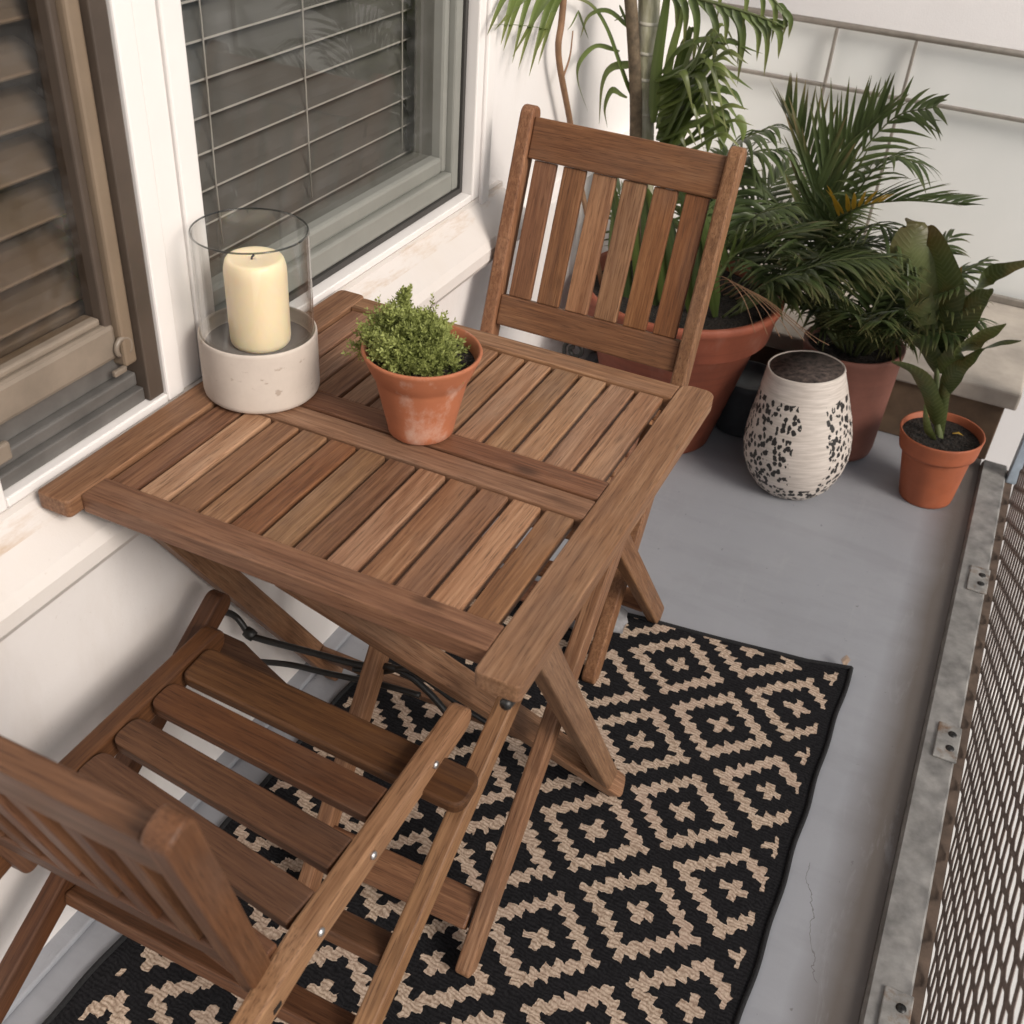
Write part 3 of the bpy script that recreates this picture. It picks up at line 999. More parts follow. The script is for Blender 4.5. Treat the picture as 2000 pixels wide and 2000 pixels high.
tx0, tx1 = -.861, -.256
tpart('side_rail', lambda b: beam(b, (-.838, .676, TZ - .011), (-.838, 1.300, TZ - .011), .046, .022, Z_, .006, .010, .002, .35))
tpart('side_rail', lambda b: beam(b, (-.281, .664, TZ - .011), (-.281, 1.302, TZ - .011), .050, .022, Z_, .007, .017, .002, .5))
tpart('front_rail', lambda b: beam(b, (-.8145, .716, TZ - .0125), (-.3065, .716, TZ - .0125), .040, .024, Z_, .002, .002, .003, .3))
tpart('back_rail', lambda b: beam(b, (-.8145, 1.274, TZ - .0125), (-.3065, 1.274, TZ - .0125), .038, .024, Z_, .002, .002, .003, .55))
tpart('middle_rail', lambda b: beam(b, (-.8145, .962, TZ - .0125), (-.3065, .962, TZ - .0125), .039, .022, Z_, .002, .002, .003, .4))
tpart('middle_rail', lambda b: beam(b, (-.8145, 1.0065, TZ - .0125), (-.3065, 1.0065, TZ - .0125), .039, .022, Z_, .002, .002, .003, .25))
tints_f = [.25, .85, .35, .45, .3, .4, .22, .6, .5, .4, .78, .42]
tints_b = [.5, .6, .4, .55, .3, .5, .55, .7, .5, .75, .6, .72]
n = 12
sx0, sx1 = -.8135, -.3135
pw = (sx1 - sx0) / n
for i in range(n):
    xc = sx0 + pw * (i + .5)
    j1, j2 = random.uniform(-.0008, .0008), random.uniform(-.0008, .0008)
    tpart('slat', lambda b: beam(b, (xc, .7375, TZ - .0105 + j1), (xc, .9405, TZ - .0105 + j1), pw - .0062, .014, Z_, .002, .002, .002, tints_f[i]))
    tpart('slat', lambda b: beam(b, (xc, 1.0275, TZ - .0105 + j2), (xc, 1.2535, TZ - .0105 + j2), pw - .0062, .014, Z_, .002, .002, .002, tints_b[i]))
# under-frame
for xx in (-.278, -.820):
    tpart('leg', lambda b: beam(b, (xx, 1.182, .004), (xx, .752, .686), .038, .023, X_, .012, .004, .003, .45))
for xa, xb in ((-.338, -.312), (-.605, -.600)):
    tpart('leg', lambda b: beam(b, (xa, .765, .008), (xb, 1.215, .684), .038, .023, X_, .012, .004, .003, .5))
tpart('brace', lambda b: beam(b, (-.262, 1.176, .012), at(560, 1112, 2, .668), .040, .024, V((1, .0, .35)), .012, .003, .004, .55))
tpart('stretcher', lambda b: beam(b, (-.620, .812, .083), (-.352, .812, .083), .055, .020, V((0, -.5, .8)), .004, .004, .003, .25))
tpart('stretcher', lambda b: beam(b, (-.808, 1.13, .10), (-.291, 1.13, .10), .045, .018, V((0, .8, .5)), .004, .004, .003, .3))
mb = MB(); lathe(mb, [(.001, 0), (.0065, 0), (.0065, .009), (.0045, .012), (.001, .012)], (-.268, .672, .684), 16, axis=(-.2, -1, -.2)); mb.build('hinge_cap', M['black'], tb)
mb = MB(); lathe(mb, [(.001, 0), (.007, 0), (.006, .004), (.001, .005)], (-.2655, .967, .345), 14, axis=(1, 0, 0)); mb.build('pivot_bolt', M['bolt'], tb)

# ------------------------------------------------------------------ far chair
CW = M['chairwood']
fc = thing('folding_chair', (-.59, 1.58, 0), 'brown wooden folding chair tucked behind the table with its slatted back facing the camera', 'chair', 'wooden folding chairs')


def cpart(name, fn, parent=None, m=None):
    mb = MB(); fn(mb); return mb.build(name, m or CW, parent or fc)


xl, xr = -.780, -.400


def backpt(z):           # the lean of the far chair back
    return 1.672 + (z - .47) * (.132 / .41)


for xx, tt in ((xl, .6), (xr, .55)):
    cpart('post', lambda b: bent(b, [(1.385, .002), (1.672, .47), (1.806, .885)], .040, .026, (xx, 0, 0), Y_, Z_, X_, .019, .004, tt))
lean = V((0, .132, .41)).normalized()
nrm = V((0, -.41, .132)).normalized()


def back_bar(b, z0, z1, x0, x1, t, tint, off=0.0):
    zc = (z0 + z1) / 2
    p = V((0, backpt(zc), zc)) + nrm * off
    beam(b, (x0, p.y, p.z), (x1, p.y, p.z), (z1 - z0) / lean.z, t, nrm, .003, .003, .003, tint)


cpart('top_rail', lambda b: back_bar(b, .800, .868, xl + .0135, xr - .0135, .022, .35))
cpart('lower_rail', lambda b: back_bar(b, .512, .566, xl + .0135, xr - .0135, .022, .3))
span = (xr - xl - .027 - .012)
for i in range(6):
    xc = xl + .0195 + span * (i + .5) / 6
    t_ = [.45, .4, .75, .6, .5, .42][i]
    cpart('back_slat', lambda b: beam(b, (xc, backpt(.5665), .5665), (xc, backpt(.7995), .7995), span / 6 - .0145, .013, nrm, .002, .002, .002, t_))
for xx in (-.350, -.830):
    cpart('leg', lambda b: beam(b, (xx, 1.625, .004), (xx, 1.232, .475), .040, .022, X_, .010, .016, .003, .5))
for xx in (-.432, -.748):
    cpart('seat_rail', lambda b: beam(b, (xx, 1.27, .425), (xx, 1.725, .415), .038, .020, X_, .01, .01, .003, .4))
for k in range(6):
    yy = 1.30 + k * .068
    cpart('seat_slat', lambda b: beam(b, (-.765, yy, .452), (-.415, yy, .452), .052, .014, Z_, .004, .004, .003))
cpart('stretcher', lambda b: beam(b, (-.84, 1.285, .405), (-.34, 1.285, .405), .038, .018, V((0, .6, .7)), .004, .004, .003, .3))
cpart('stretcher', lambda b: beam(b, (-.818, 1.56, .08), (-.362, 1.56, .08), .036, .018, V((0, -.6, .7)), .004, .004, .003, .3))
cpart('stretcher', lambda b: beam(b, (-.766, 1.46, .10), (-.414, 1.46, .10), .045, .018, V((0, -.7, .5)), .004, .004, .003, .2))
cpart('stretcher', lambda b: beam(b, (-.766, 1.56, .25), (-.414, 1.56, .25), .034, .018, V((0, -.7, .5)), .004, .004, .003, .3))

# ------------------------------------------------------------------ near chair
NW = M['shadewood']
nc = thing('folding_chair', (-.57, .5, 0), 'shaded brown wooden folding chair in the foreground, seen from behind over its back', 'chair', 'wooden folding chairs')


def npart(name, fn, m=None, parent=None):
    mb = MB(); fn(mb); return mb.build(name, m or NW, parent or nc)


sr = []
for xx, tt in ((-.394, .85), (-.738, .3)):
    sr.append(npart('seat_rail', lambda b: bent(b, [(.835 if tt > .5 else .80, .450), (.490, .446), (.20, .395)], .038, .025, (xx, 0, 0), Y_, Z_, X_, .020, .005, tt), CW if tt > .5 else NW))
for (yy, zz) in ((.738, .452), (.600, .450), (.500, .448)):
    mb = MB(); lathe(mb, [(.001, 0), (.0055, 0), (.0045, .003), (.001, .004)], (-.3812, yy, zz + .004), 14, axis=(1, 0, .15)); mb.build('bolt', M['bolt'], sr[0])
for yy in (.425, .395):
    mb = MB(); box(mb, (-.3825, yy - .006, .426), (-.3805, yy + .006, .433), .0); mb.build('slot', M['black'], sr[0])
for xx, tt, ye, ze in ((-.348, .75, .885, .470), (-.778, .25, .862, .456)):
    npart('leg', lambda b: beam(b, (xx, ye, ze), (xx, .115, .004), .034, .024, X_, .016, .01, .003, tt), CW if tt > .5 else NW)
npart('front_apron', lambda b: prism(b, [(-.7645, .772), (-.42, .742), (-.42, .750), (-.56, .764), (-.675, .806), (-.715, .822), (-.7645, .824)], .018, V((0, 0, .418)), X_, Y_, Z_, .003, .15))
npart('seat_slat', lambda b: beam(b, (-.7232, .735, .4555), (-.332, .738, .4285), .056, .018, V((0, -.06, 1)), .012, .016, .004, .3))
for k, (yl, yr) in enumerate(((.672, .655), (.608, .580), (.550, .508), (.490, .442))):
    npart('seat_slat', lambda b: beam(b, (-.7232, yl, .4565), (-.4085, yr, .4565), .043, .016, V((0, -.06, 1)), .014, .002, .003, [.35, .3, .45, .6][k]))
npart('stretcher', lambda b: beam(b, (-.765, .60, .285), (-.362, .60, .285), .040, .018, V((0, .3, 1)), .004, .004, .003, .6))
npart('stretcher', lambda b: beam(b, (-.765, .52, .232), (-.30, .52, .232), .040, .018, V((0, .3, 1)), .004, .004, .003, .5))

nt1, nb1 = at(327, 1622, 2, .858), at(507, 1915, 0, -.421)
nxl1 = nt1.x - .385
nxl0 = nb1.x - .305


def nfr(t, side):        # point on the back frame : t = 0 lower end, 1 top; side 0 wall, 1 balcony
    lo = V((nxl0 + (nb1.x - nxl0) * side, nb1.y, nb1.z)); hi = V((nxl1 + (nt1.x - nxl1) * side, nt1.y, nt1.z))
    return lo.lerp(hi, t)


nlean = (nfr(1, .5) - nfr(0, .5)); nlen = nlean.length; nlean.normalize()
nn_ = X_.cross(nlean).normalized()
for side, tt in ((0, .4), (1, .6)):
    npart('post', lambda b: beam(b, nfr(-.02, side), nfr(1.02, side), .030, .023, X_, .012, .012, .003, tt))


def nbar(b, t0, t1, th, tint):
    tc = (t0 + t1) / 2
    a_, c_ = nfr(tc, 0), nfr(tc, 1)
    beam(b, a_ + X_ * .0125, c_ - X_ * .0125, (t1 - t0) * nlen, th, nn_, .003, .003, .004, tint)


npart('top_rail', lambda b: nbar(b, .80, .972, .022, .55))
npart('lower_rail', lambda b: nbar(b, .19, .30, .022, .3))
for i in range(6):
    u = .075 + (i + .5) / 6 * .85
    npart('back_slat', lambda b: beam(b, nfr(.301, u), nfr(.799, u), .022, .021, nn_, .002, .002, .002, random.uniform(.4, .7)))

# ------------------------------------------------------------------ lantern + candle
lc = at(513, 754, 2, TZ)
lan = thing('candle_lantern', lc, 'round stone lantern base with clear glass cylinder on the table', 'lantern')
mb = MB(); R_ = .0745
lathe(mb, [(.0705, 0), (.0735, .003), (R_, .008), (R_, .079), (.0740, .083), (.0728, .0845), (.0718, .0835), (.0716, .080), (.0716, .066), (.001, .066)], lc, 64)
mb.build('stone_base', M['stone'], lan)
mb = MB(); lathe(mb, [(.0672, .0662), (.066, .0672), (.001, .0672)], lc, 48); mb.build('pad', plain('grey_pad', (.16, .145, .135), .8), lan)
mb = MB()
GH = .214
for r in (.0708, .0682):
    pr = [(r, .0664), (r, .10), (r, .16), (r, GH - .0015)]
    lathe(mb, pr, lc, 64)
mb.f = [f for f in mb.f if len(f) == 4]; mb.mi = [0] * len(mb.f); mb.sm = [True] * len(mb.f)
gcy = mb.build('glass_cylinder', M['lglass'], lan)
mb = MB()
tube(mb, [lc + V((.0695 * math.cos(k * PI / 40), .0695 * math.sin(k * PI / 40), GH)) for k in range(81)], .0012, 8)
mb.build('glass_rim', M['grim'], gcy)
cd = thing('pillar_candle', lc + V((0, 0, .0674)), 'cream pillar candle with a burnt wick inside the glass lantern', 'candle')
mb = MB()
lathe(mb, [(.0345, 0), (.0372, .003), (.038, .008), (.038, .094), (.0378, .101), (.0355, .110), (.0335, .1130), (.030, .1135), (.012, .1118), (.001, .1113)], lc + V((0.004, 0, .0675)), 48, wob=.03)
mb.build('wax', M['wax'], cd)
mb = MB(); tube(mb, [lc + V((.002, -.004, .176)), lc + V((.003, -.003, .182)), lc + V((.006, -.003, .185))], .0014, 6); mb.build('wick', M['black'], cd)


# ------------------------------------------------------------------ plants
def pot_profile(rb, rr, h, rim, lip, wall=.006):
    """closed outer + inner profile"""
    hr = h - rim
    k = rb + (rr - lip - rb) * (hr / h)
    return [(rb * .94, 0), (rb, .004), (k, hr), (k + lip * .8, hr + .003), (rr - .001, hr + rim * .5), (rr, h - .004), (rr - wall * .3, h), (rr - wall, h - .002), (rr - wall * 1.4, h - rim), (rr - wall * 2, h - rim - .02)]


def soil(parent, C, r, amp=.006, seed=0):
    mb = MB()
    C = V(C)
    n, m = 40, 14
    vs = [C + V((0, 0, amp * noise.noise(V((seed, 0, 0)))))]
    for j in range(1, m + 1):
        for i in range(n):
            a = 2 * PI * i / n; rr = r * j / m
            p = V((rr * math.cos(a), rr * math.sin(a), 0))
            p.z = amp * (noise.noise(p * 60 + V((seed, 0, 0))) + noise.noise(p * 140 + V((seed, 3, 0))) * .7) * (1 if j < m else .2)
            vs.append(C + p)
    fs = [(0, 1 + i, 1 + (i + 1) % n) for i in range(n)]
    for j in range(m - 1):
        for i in range(n):
            a = 1 + j * n
            fs.append((a + i, a + n + i, a + n + (i + 1) % n, a + (i + 1) % n))
    mb.add(vs, fs, None, .5, 0, True)
    # crumbs
    for _ in range(int(90)):
        a, rr = random.uniform(0, 2 * PI), r * math.sqrt(random.random()) * .95
        c = C + V((rr * math.cos(a), rr * math.sin(a), amp * .5))
        s = random.uniform(.0012, .0038)
        q = [c + V((random.uniform(-s, s), random.uniform(-s, s), random.uniform(0, s * 1.6))) for _ in range(4)]
        mb.add(q, [(0, 1, 2), (0, 2, 3), (0, 3, 1), (1, 3, 2)])
    return mb.build('soil', M['soil'], parent)


# small moss pot on the table
tpc = at(822, 838, 2, TZ)
sp = thing('potted_shrublet', tpc, 'small terracotta pot of mossy green shrublet on the table', 'potted plant')
mb = MB()
lathe(mb, [(.038, 0), (.041, .003), (.0425, .012), (.0565, .075), (.058, .080), (.0605, .083), (.066, .096), (.0715, .109), (.0728, .1125), (.0715, .115), (.0685, .1138), (.065, .100), (.062, .09)], tpc, 56)
mb.build('pot', M['terra'], sp)
soil(sp, tpc + V((0, 0, .098)), .064, .005, 5)
mb = MB()
cen = tpc + V((-.018, .008, .096))
up = Z_


def sprig(mb, p, d, L, tint, n=8, w=.0022):
    d = d.normalized()
    a = d.cross(V((random.uniform(-1, 1), random.uniform(-1, 1), .3))).normalized()
    b = d.cross(a)
    for k in range(n):
        t = k / n
        q = p + d * L * t + V((0, 0, -.0015 * t))
        an = k * 2.4 + random.uniform(-.4, .4)
        s = (a * math.cos(an) + b * math.sin(an)) * (1 - .45 * t) + d * .75
        s.normalize()
        ll = random.uniform(.0042, .0075) * (1 - .3 * t)
        e = s.cross(V((random.uniform(-1, 1), random.uniform(-1, 1), random.uniform(-1, 1)))).normalized() * w * .5
        tt = max(0, min(1, tint + random.uniform(-.2, .2) + .25 * t))
        mb.add([q - e * .6, q + e * .6, q + s * ll * .6 + e, q + s * ll, q + s * ll * .6 - e], [(0, 1, 2, 3, 4)], [V((0, 0, t * .35))] * 5, tt)


for _ in range(2300):
    a = random.uniform(0, 2 * PI); el = math.asin(random.uniform(-.1, 1) ** 1.0)
    d = V((math.cos(a) * math.cos(el), math.sin(a) * math.cos(el), math.sin(el)))
    lump = .84 + .40 * noise.noise(d * 2.6 + V((3, 1, 0))) + .30 * noise.noise(d * 6)
    rad = V((.067 * lump, .062 * lump, .056 * lump))
    s = random.uniform(.55, 1)
    p = cen + V((d.x * rad.x, d.y * rad.y, d.z * rad.z)) * s
    cl = noise.noise(d * 4.5 + V((9, 0, 0)))
    sprig(mb, p, d + V((random.uniform(-.5, .5), random.uniform(-.5, .5), random.uniform(0, .5))), random.uniform(.010, .018), .45 + .5 * cl)
for k in range(60):     # the taller sprig
    t = random.random()
    p = cen + V((-.024 + .010 * t, .012, .044 + .030 * t)) + V((random.uniform(-1, 1), random.uniform(-1, 1), 0)) * .017 * (1 - t)
    sprig(mb, p, V((random.uniform(-.6, .6), random.uniform(-.6, .6), 1)), .012, .6)
for k in range(40):     # trailing sprig over the front
    t = random.random()
    p = cen + V((.012 - .0 * t, -.022 - .026 * t, .018 - .012 * t)) + V((random.uniform(-1, 1), random.uniform(-1, 1), 0)) * .012
    sprig(mb, p, V((random.uniform(-.6, .6), -.6, .5)), .012, .55)
mb.build('foliage', M['moss'], sp)


# leaf builders
def blade(mb, pts, w, side, fold=.25, tint=.5, tipk=0.0, prof=None, n=None, mi=0):
    """strap leaf along pts; side = across direction hint; folded along the midrib"""
    pts = [V(p) for p in pts]
    m = len(pts)
    vs, gc, fs = [], [], []
    L = 0
    for i, p in enumerate(pts):
        t = i / (m - 1)
        d = (pts[min(i + 1, m - 1)] - pts[max(i - 1, 0)]).normalized()
        s = side - d * side.dot(d)
        if s.length < 1e-4: s = d.cross(Z_)
        s.normalize()
        nrm = d.cross(s)
        ww = (prof(t) if prof else (min(1, t * 6 + .35) * (1 - t ** 2.2) + .02)) * w * .5
        if i: L += (p - pts[i - 1]).length
        vs += [p + s * ww + nrm * ww * fold, p, p - s * ww + nrm * ww * fold]
        k = max(0, (t - .55) / .45) * tipk
        gc += [V((L, ww, k)), V((L, 0, k)), V((L, -ww, k))]
    for i in range(m - 1):
        a = i * 3
        fs += [(a, a + 1, a + 4, a + 3), (a + 1, a + 2, a + 5, a + 4)]
    mb.add(vs, fs, gc, tint, mi, True)


def arc(p0, d, L, droop, n=6, curl=1.0):
    """curved path from p0 along d sagging by gravity"""
    d = V(d).normalized()
    out = []
    for i in range(n):
        t = i / (n - 1)
        out.append(V(p0) + d * L * t + V((0, 0, -1)) * droop * L * t ** (1.6 + .4 * curl))
    return out


def frond(parent, rach, ll, nl, matk, w=.012, droop=.35, ang=55, tipk=0, tint=.5, r=.0035, upbias=0.0, normal=None, sides=(1, -1), mats=None, t0=.18, stemmat='greenstem', special=None):
    """pinnate frond on a rachis path : one mesh"""
    pts = catmull(rach, 8)
    m = len(pts)
    mb = MB()
    tube(mb, pts, r, 6, .5, 1, r * .35)
    for k in range(nl):
        t = t0 + (1 - t0) * (k + .5) / nl
        f = t * (m - 1); i = int(f)
        p = pts[i].lerp(pts[min(i + 1, m - 1)], f - i)
        d = (pts[min(i + 1, m - 1)] - pts[max(i - 1, 0)]).normalized()
        N = V(normal) if normal else Z_
        s0 = d.cross(N).normalized()
        prof = math.sin(PI * min(1, .18 + .82 * t) ** .9) * .6 + .42
        for sg in sides:
            a = math.radians(ang * (1 - .45 * t) + random.uniform(-7, 7))
            dd = (d * math.cos(a) + s0 * sg * math.sin(a) + V((0, 0, upbias)) + V((random.uniform(-.08, .08), random.uniform(-.08, .08), random.uniform(-.08, .08)))).normalized()
            L = ll * prof * random.uniform(.85, 1.1)
            path = arc(p, dd, L, droop * random.uniform(.7, 1.3), 6)
            side = d.cross(dd).cross(dd)
            tt = max(0, min(1, tint + random.uniform(-.22, .22)))
            mi = 0
            if special and special(t, sg): mi = 2
            blade(mb, path, w * random.uniform(.85, 1.15), side, .35, tt, tipk * random.uniform(.4, 1), mi=mi)
    return mb.build('frond', [M[matk], M[stemmat], M['yellowleaf']], parent)


def strap(parent, pts, w, matk='palm', tint=.5, tipk=0.0, side=None, fold=.3, name='leaf'):
    mb = MB()
    pp = catmull(pts, 6)
    s = side or (pp[-1] - pp[0]).cross(V((0, -.6, .8)))
    blade(mb, pp, w, s.normalized(), fold, tint, tipk)
    return mb.build(name, M[matk], parent)


# --- large terracotta pot with tall ringed palm
YT = 2.25


def P(x, y, Y=YT):
    p = at(x, y, 1, Y)
    return p if p.x > -.852 else at(x, y, 0, -.852)


BP = V((-.585, 2.31, 0))
bigp = thing('potted_palm', BP, 'tall ringed palm in a large terracotta pot behind the far chair', 'potted plant', 'potted palms')
mb = MB()
lathe(mb, [(.125, 0), (.13, .004), (.20, .295), (.212, .300), (.222, .306), (.232, .372), (.238, .376), (.240, .392), (.234, .397), (.222, .392), (.216, .36), (.20, .34)], BP, 64)
mb.build('pot', M['terra3'], bigp)
soil(bigp, BP + V((0, 0, .365)), .213, .012, 11)
tr = catmull([BP + V((-.06, -.02, .35)), at(1258, 420, 1, 2.28), at(1258, 200, 1, 2.28), at(1266, 60, 1, 2.28), at(1275, -120, 1, 2.28), at(1278, -120, 1, 2.28) + V((.01, .0, .22)), at(1278, -120, 1, 2.28) + V((.03, -.01, .42))], 10)
TOP = tr[-1]
mb = MB()
n_ = 14
vs, gc, fs = [], [], []
for i, p in enumerate(tr):
    rr = .0235 - .002 * i / len(tr) + (.0022 if i % 5 == 0 else 0)
    for k in range(n_):
        a = 2 * PI * k / n_
        vs.append(p + V((math.cos(a), math.sin(a), 0)) * rr); gc.append(V((p.z, math.cos(a) * rr, math.sin(a) * rr)))
for i in range(len(tr) - 1):
    for k in range(n_):
        q = (k + 1) % n_
        fs.append((i * n_ + k, i * n_ + q, (i + 1) * n_ + q, (i + 1) * n_ + k))
mb.add(vs, fs, gc, .5, 0, True)
for pz in range(14):
    p = tr[min(3 + pz * 4, len(tr) - 1)]
    lathe(mb, [(.0225, -.004), (.0252, 0), (.0225, .004)], p, 16, mi=1)
mb.build('trunk', [M['trunk'], plain('pale_scar', (.42, .40, .33), .8)], bigp)
# second brown stem leaning beside
mb = MB(); tube(mb, catmull([BP + V((-.09, -.01, .36)), at(1240, 420, 1, 2.25), at(1242, 200, 1, 2.25), at(1233, 20, 1, 2.25), at(1220, -120, 1, 2.25), at(1220, -120, 1, 2.25) + V((-.02, 0, .22))], 8), .014, 10, r1=.012); mb.build('stem', M['bark'], bigp)
# dry brown stem on the left
mb = MB(); tube(mb, catmull([BP + V((-.17, -.06, .36)), P(1128, 330), P(1112, 230), P(1091, 110), P(1097, 40), P(1106, -60)], 8), .0065, 8, r1=.007)
tube(mb, catmull([P(1100, 150), P(1113, 110), P(1119, 60)], 6), .0025, 6, r1=.0012)
mb.build('dry_stem', M['drystem'], bigp)
# crown above the picture
for k in range(9):
    a = 2 * PI * k / 9 + .3
    d = V((math.cos(a) * (.5 if math.cos(a) < 0 else 1), math.sin(a), 0))
    frond(bigp, [TOP, TOP + d * .07 + V((0, 0, .16)), TOP + d * .20 + V((0, 0, .27)), TOP + d * .36 + V((0, 0, .25))], .17, 18, 'palm', .013, .45, 60, .2, .5)
tp2 = at(1220, -120, 1, 2.25) + V((-.02, 0, .22))
for k in range(4):
    a = 2 * PI * k / 4 + .9
    d = V((math.cos(a) * (.3 if math.cos(a) < 0 else 1), math.sin(a), 0))
    frond(bigp, [tp2, tp2 + d * .05 + V((0, 0, .12)), tp2 + d * .14 + V((0, 0, .20)), tp2 + d * .24 + V((0, 0, .20))], .12, 14, 'palm', .011, .4, 60, .2, .5)
# left drooping frond (leaflets hang straight down)
def hang(parent, rach, tips, matk, w, tint, r=.004, bow=.2):
    pts = catmull(rach, 8)
    mb = MB(); tube(mb, pts, r, 6, .5, 1, r * .4)
    for (t, tip) in tips:
        f = t * (len(pts) - 1); i = min(int(f), len(pts) - 2)
        p = pts[i].lerp(pts[i + 1], f - i)
        tip = V(tip)
        midp = p.lerp(tip, .45) + V(((tip - p).x * bow, 0, abs((tip - p).z) * .12))
        path = catmull([p, midp, tip], 5)
        blade(mb, path, w * random.uniform(.85, 1.1), X_ * .8 + Y_ * .3, .3, max(0, min(1, tint + random.uniform(-.25, .25))), .25)
    return mb.build('frond', [M[matk], M['greenstem']], parent)


hang(bigp, [P(1240, -90), P(1150, -60), P(1085, -25), P(1000, -30)],
     [(.99, P(951, 70)), (.95, P(978, 88)), (.9, P(983, 100)), (.85, P(1000, 125)), (.75, P(1012, 136)), (.66, P(1033, 150)), (.58, P(1051, 127)), (.52, P(1047, 104)), (.62, P(1000, 112, 2.3)), (.8, P(965, 60, 2.3))], 'palm', .0135, .75)
strap(bigp, [P(1072, 56), P(1010, 48), P(948, 49)], .008, tint=.6)
# small drooping leaves left of the trunk
for pts, w in (([P(1210, 100), P(1165, 88), P(1132, 120), P(1128, 160), P(1148, 218)], .013), ([P(1242, 124), P(1195, 130), P(1175, 165), P(1170, 245)], .019),
               ([P(1225, 190), P(1195, 175), P(1180, 210), P(1186, 250)], .017), ([P(1238, 60), P(1190, 20), P(1150, 30), P(1133, 75)], .015), ([P(1240, 200), P(1215, 130), P(1185, 50), P(1150, 5), P(1090, -10)], .016),
               ([P(1200, 40), P(1222, 30), P(1238, 55)], .006), ([P(1130, 20), P(1118, 45), P(1108, 60)], .004), ([P(1130, 20), P(1140, 50), P(1150, 78)], .006), ([P(1210, 10), P(1225, 45), P(1232, 60)], .006)):
    strap(bigp, pts, w, tint=random.uniform(.45, .8), tipk=.3)
# sheath on the right of the trunk
strap(bigp, [P(1290, 260), P(1305, 130), P(1330, 30), P(1345, -60)], .020, tint=.9, tipk=.0)
strap(bigp, [P(1275, 240), P(1282, 130), P(1300, 10), P(1310, -60)], .026, tint=.45)
# right arching frond
hang(bigp, [P(1290, -30), P(1360, -5), P(1440, 18), P(1520, 45)],
     [(.06, P(1320, 60)), (.15, P(1335, 90)), (.28, P(1352, 135)), (.34, P(1395, 130)), (.42, P(1388, 165)), (.5, P(1415, 95)), (.56, P(1440, 130)), (.64, P(1440, 165)), (.7, P(1478, 120)), (.78, P(1492, 150)), (.84, P(1500, 90)), (.92, P(1520, 115)), (.97, P(1528, 60)), (1, P(1535, 55))], 'palm', .016, .45, .005, .35)
hang(bigp, [P(1330, -60), P(1420, -50), P(1490, -20), P(1530, 20)],
     [(.3, P(1400, 40)), (.45, P(1450, 60)), (.6, P(1482, 70)), (.75, P(1506, 85)), (.9, P(1530, 70)), (1, P(1540, 75))], 'palm', .014, .6, .004, .4)
# lower strap leaves sweeping right
for pts, w, tn in (([P(1284, 225), P(1340, 195), P(1405, 190), P(1447, 240)], .030, .7), ([P(1285, 250), P(1350, 215), P(1415, 220), P(1440, 275)], .030, .55), ([P(1283, 180), P(1330, 140), P(1400, 130), P(1470, 175)], .026, .5),
                   ([P(1283, 260), P(1330, 245), P(1385, 240), P(1420, 290)], .028, .6), ([P(1285, 150), P(1330, 90), P(1400, 75), P(1490, 105)], .02, .4), ([P(1290, 200), P(1360, 170), P(1430, 178), P(1455, 215)], .026, .3),
                   ([P(1360, 150), P(1395, 160), P(1412, 175), P(1420, 185)], .014, .95), ([P(1400, 215), P(1385, 250), P(1382, 300)], .036, .8), ([P(1405, 215), P(1412, 250), P(1408, 295)], .036, .75), ([P(1440, 225), P(1452, 250), P(1450, 278)], .02, .85)):
    strap(bigp, pts, w, tint=tn, side=None)
random.seed(77)
for k in range(38):
    x1, y1 = random.uniform(1325, 1475), random.uniform(90, 300)
    x0, y0 = 1284 + random.uniform(-4, 6), random.uniform(150, 330)
    ym = min(y0, y1) - random.uniform(5, 60)
    Yd = random.uniform(2.12, 2.34)
    strap(bigp, [P(x0, y0), P(x0 + (x1 - x0) * .4, (y0 + ym) / 2, (YT + Yd) / 2), P(x0 + (x1 - x0) * .75, ym, Yd), P(x1, y1, Yd)], random.uniform(.014, .026), tint=random.uniform(.2, .8), tipk=.2)
# understorey of the big pot (behind the chair back and to its right)
random.seed(21)
for k in range(22):
    a = random.uniform(-.9, 2.6)
    b0 = BP + V((.10 * math.cos(a) + .04, .08 * math.sin(a), .36))
    d = V((math.cos(a) * .8 + .15, math.sin(a) * .55 - .1, random.uniform(.7, 1.5)))
    L = random.uniform(.22, .36)
    tip = b0 + d.normalized() * L + V((.12 * math.cos(a), .05, -.05))
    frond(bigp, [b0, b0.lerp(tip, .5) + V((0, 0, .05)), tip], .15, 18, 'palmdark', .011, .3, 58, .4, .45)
for k in range(9):       # strap leaves standing behind the chair back
    x0 = 1195 + 24 * k
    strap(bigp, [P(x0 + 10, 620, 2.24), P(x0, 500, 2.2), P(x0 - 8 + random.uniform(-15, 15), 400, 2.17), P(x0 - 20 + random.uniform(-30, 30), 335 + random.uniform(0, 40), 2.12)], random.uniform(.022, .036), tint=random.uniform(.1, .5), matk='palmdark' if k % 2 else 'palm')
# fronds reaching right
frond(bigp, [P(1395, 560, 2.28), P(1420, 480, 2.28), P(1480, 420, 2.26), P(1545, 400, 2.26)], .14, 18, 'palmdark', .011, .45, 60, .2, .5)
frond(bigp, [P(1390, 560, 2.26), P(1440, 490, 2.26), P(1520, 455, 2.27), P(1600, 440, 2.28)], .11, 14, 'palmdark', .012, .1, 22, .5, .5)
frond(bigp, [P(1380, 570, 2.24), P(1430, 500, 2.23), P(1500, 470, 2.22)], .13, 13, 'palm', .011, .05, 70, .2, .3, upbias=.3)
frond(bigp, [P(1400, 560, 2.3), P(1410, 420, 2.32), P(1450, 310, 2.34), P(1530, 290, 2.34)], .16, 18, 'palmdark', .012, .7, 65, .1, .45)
frond(bigp, [P(1390, 540, 2.3), P(1395, 400, 2.3), P(1430, 290, 2.3), P(1510, 245, 2.3)], .15, 18, 'palmdark', .012, .6, 65, .1, .5)
